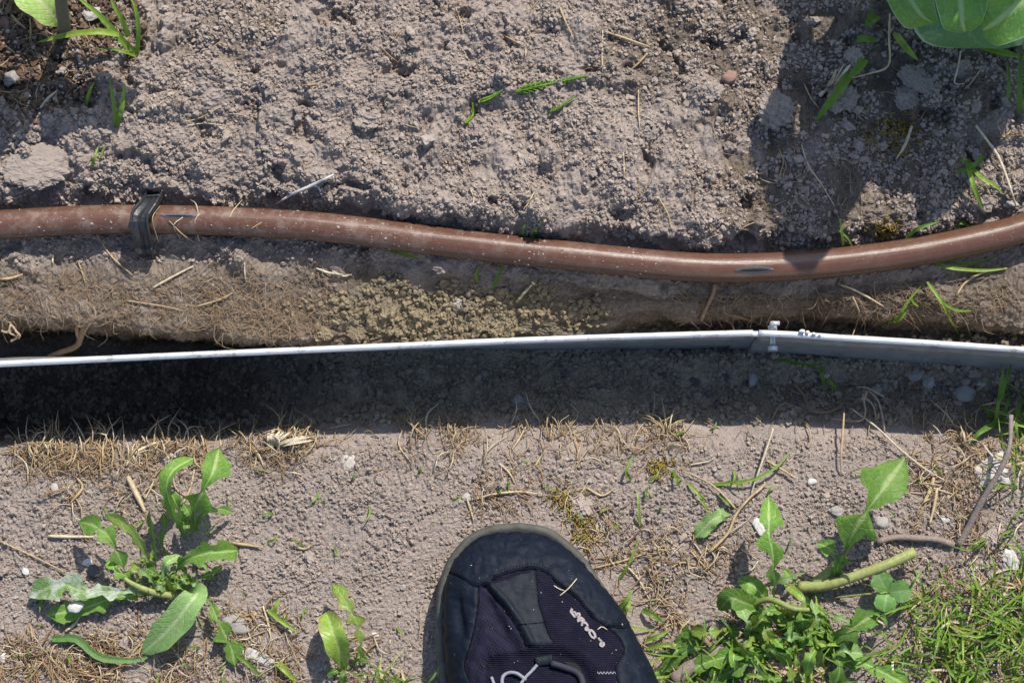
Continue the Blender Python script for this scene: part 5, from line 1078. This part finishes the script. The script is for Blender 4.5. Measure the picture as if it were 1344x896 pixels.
# bark chips and leaf litter in the mulch
for k, (px, py, w, h, ro) in enumerate([(30, 90, 24, 18, .4), (14, 72, 30, 12, .2), (45, 78, 20, 14, 1.2), (60, 108, 22, 14, .8), (22, 12, 26, 12, 2.5), (66, 62, 20, 10, 2.0), (180, 8, 16, 14, .3), (150, 20, 18, 9, 1), (48, 30, 24, 8, .9), (86, 92, 18, 10, 1.9), (110, 120, 14, 9, .2), (4, 55, 22, 12, 1.4)]):
    stone(px, py, w, h, 'bark', 'small brown bark chip lying in the mulch patch', 'bark', .8, ro, 'bark_chip', 'bark chips in the mulch', .35, .2)

# ------------------------------------------------------------------ strands nobody could count
def hair(name, label, mat, n, region, lmin, lmax, w, dirn=None, spread=.6, hmax=4., curl=.35, rlo=.2, rhi=1., cat='dead grass'):
    g = Geo(); c = 0
    x, y, _ = field(n, region, 0, 1)
    for a, b in zip(x, y):
        th = (dirn+random.gauss(0, spread)) if dirn is not None else random.uniform(0, 6.28); L = random.uniform(lmin, lmax); k = random.gauss(0, curl); h = random.uniform(.5, hmax)*MM
        p0 = (a, b); p1 = (a+L*.5*math.cos(th), b+L*.5*math.sin(th)); p2 = (a+L*.5*math.cos(th)+L*.5*math.cos(th+k*2.2), b+L*.5*math.sin(th)+L*.5*math.sin(th+k*2.2))
        z0 = gz(*p0); zl = [z0+.0004, max(gz(*p1), z0-.004)+h, max(gz(*p2), z0-.008)+h*random.uniform(.3, 1.2)]
        tube(g, [P(q[0], q[1], z) for q, z in zip((p0, p1, p2), zl)], np.array([1, .9, .35])*w*SPP/2*random.uniform(.6, 1.4), 4, 7, random.uniform(rlo, rhi))
    return tag(obj(name, g, mat, org=(0, 0, 0)), label, cat, kind='stuff')
def box(a, b, x0, x1, y0, y1, s=10.): return np.clip((a-x0)/s, 0, 1)*np.clip((x1-a)/s, 0, 1)*np.clip((b-y0)/s, 0, 1)*np.clip((y1-b)/s, 0, 1)
lipy = lambda a: np.interp(a, CX, [ROLE[c][6][0] for c in CX])
def r_lip(a, b):
    l = lipy(a); d = b-l
    w = np.exp(-(np.clip(d-14, 0, None)/30)**2)*sstep(-6, 12, d)
    k = box(a, b, 15, 430, 540, 660, 30)*1.1+box(a, b, 480, 640, 540, 660, 30)*.6+box(a, b, 640, 910, 540, 660, 30)*.6+box(a, b, 1170, 1300, 540, 660, 30)*.4+.05
    return np.clip(w*k*np.clip(.55+.7*pn(a, b, 48, 31)+.6*pn(a, b, 130, 33), .05, 1.2), 0, 1)
hair('dead_grass', 'matted brown dead grass along the near lip of the trench', 'straw_brown', 950, r_lip, 10, 46, 1.2, -1.57, .95, 5, .45)
def r_lip2(a, b): return np.clip(r_lip(a, b+4)*1.0, 0, 1)
hair('root_fringe', 'fine brown root hairs fringing the near lip of the trench', 'straw_brown', 700, r_lip2, 8, 24, .8, -1.57, 1.3, 3, .7, .2, .8, 'rootlets')
def r_straw(a, b): return np.clip(box(a, b, -30, 260, 825, 950, 25)*.9+box(a, b, 250, 400, 790, 950, 30)*.6+box(a, b, 430, 570, 830, 950, 30)*.25+box(a, b, 730, 900, 660, 900, 40)*.35+box(a, b, 600, 800, 610, 690, 30)*.3+box(a, b, 860, 1000, 680, 860, 40)*.3+box(a, b, 1170, 1344, 560, 800, 40)*.4+box(a, b, 60, 260, 590, 700, 40)*.25, 0, 1)*np.clip(.5+1.1*pn(a, b, 50, 41), 0, 1)
hair('lip_straw', 'pale straw stems standing along the near lip of the trench', 'straw', 260, r_lip, 18, 58, 2.0, -1.5, .6, 9, .3, .4, 1.)
hair('scattered_straw', 'short dry straw and cut grass littering the trodden ground', 'straw', 1050, r_straw, 12, 50, 1.7, None, 1, 5, .4, .1, 1.)
hair('dead_grass_litter', 'thin brown grass litter over the trodden ground', 'straw_brown', 1300, r_straw, 8, 30, 1.2, None, 1, 3, .6, 0, .8)
def r_root(a, b): return np.clip(box(a, b, -30, 450, 350, 442, 20)*.45+box(a, b, 270, 430, 395, 446, 20)*1.0+box(a, b, 880, 1344, 370, 425, 20)*.5, 0, 1)
hair('bank_rootlets', 'hair-fine rootlets covering the cut far bank', 'root', 1700, r_root, 8, 36, .7, None, 1, 2, .6, .2, 1, 'rootlets')
def r_bed(a, b): return (b < HYv(a)-16)*np.clip(.05+.4*pn(a, b, 60, 51)+box(a, b, 900, 1344, 90, 330, 60)*.5+box(a, b, -30, 190, -30, 180, 30)*.9, 0, 1)
hair('bed_straw_bits', 'tiny straw bits and root hairs on the loose bed', 'straw_brown', 620, r_bed, 8, 34, 1.1, None, 1, 3, .5, .2, 1, 'straw bits')
hair('trench_rootlets', 'pale root hairs hanging in the trench shade', 'root', 150, lambda a, b: (b > 480)*(b < 560)*(a > 0)*1., 10, 40, .9, None, 1, 6, .6, .2, 1, 'rootlets')
def lawn(name, label, n, region, mat, lmin, lmax, hw, hmax):
    g = Geo(); x, y, _ = field(n, region, 0, 1)
    for i, (a, b) in enumerate(zip(x, y)):
        th = random.uniform(0, 6.28); L = random.uniform(lmin, lmax); h = random.uniform(3, hmax)*MM; q = th+random.gauss(0, .5)
        leafgeo(g, [G(a, b, 0), P(a+L*.45*math.cos(th), b+L*.45*math.sin(th), gz(a, b)+h), P(a+L*.5*math.cos(th)+L*.5*math.cos(q), b+L*.5*math.sin(th)+L*.5*math.sin(q), gz(a, b)+h*random.uniform(.4, 1.2))], hw*SPP*random.uniform(.6, 1.3), 7, 3, 'blade', fold=.3, ripple=0, rnd=random.random(), seed=i)
    return tag(obj(name, g, mat, org=(0, 0, 0)), label, 'grass', kind='stuff')
def r_lawn(a, b): return np.clip(box(a, b, 1150, 1430, 755, 960, 50)*(.35+.8*sstep(1150, 1330, a))+box(a, b, 1295, 1430, 490, 620, 25)*.35+box(a, b, 845, 1160, 820, 960, 40)*.25+box(a, b, 1270, 1430, 600, 760, 40)*.12+box(a, b, 490, 560, 868, 950, 20)*.3, 0, 1)*np.clip(.45+1.2*pn(a, b, 40, 61), .05, 1)
lawn('lawn_grass', 'short green lawn grass growing at the edge of the trodden ground', 640, r_lawn, 'grass', 24, 75, 1.35, 20)
lawn('yellowed_grass', 'yellowed grass blades mixed into the lawn edge', 330, r_lawn, 'straw', 18, 55, 1.3, 10)
lawn('sprouting_grass', 'scattered short green sprouts on the bare ground', 130, lambda a, b: np.clip(box(a, b, -20, 1344, 600, 930, 20)*.3+box(a, b, 180, 420, 780, 930, 30)*.5+box(a, b, 820, 1000, 560, 700, 30)*.4, 0, 1), 'grass', 8, 26, 1.3, 6)
def mossy(px, py, rx, ry, n, label):
    g = Geo()
    for k in range(n):
        a, b = px+random.gauss(0, rx), py+random.gauss(0, ry); th = random.uniform(0, 6.28); L = random.uniform(3, 9); tube(g, [G(a, b, .0002), G(a+L*.5*math.cos(th), b+L*.5*math.sin(th), .002), G(a+L*math.cos(th), b+L*math.sin(th), .0025)], [.0004, .0002], 4, 4)
    return tag(obj('moss_patch', g, 'moss', org=G(px, py)), label, 'moss')
mossy(1158, 303, 8, 6, 90, 'rust-yellow moss tuft against the shaded hose'); mossy(765, 690, 12, 16, 120, 'yellow-green moss patch before the toe of the shoe'); mossy(1172, 178, 22, 16, 140, 'dull olive moss patch under the disc-like clod')
mossy(738, 652, 9, 9, 60, 'golden moss tuft among dead grass before the shoe'); mossy(868, 612, 10, 8, 70, 'brown moss cushion at the base of thin green stems')
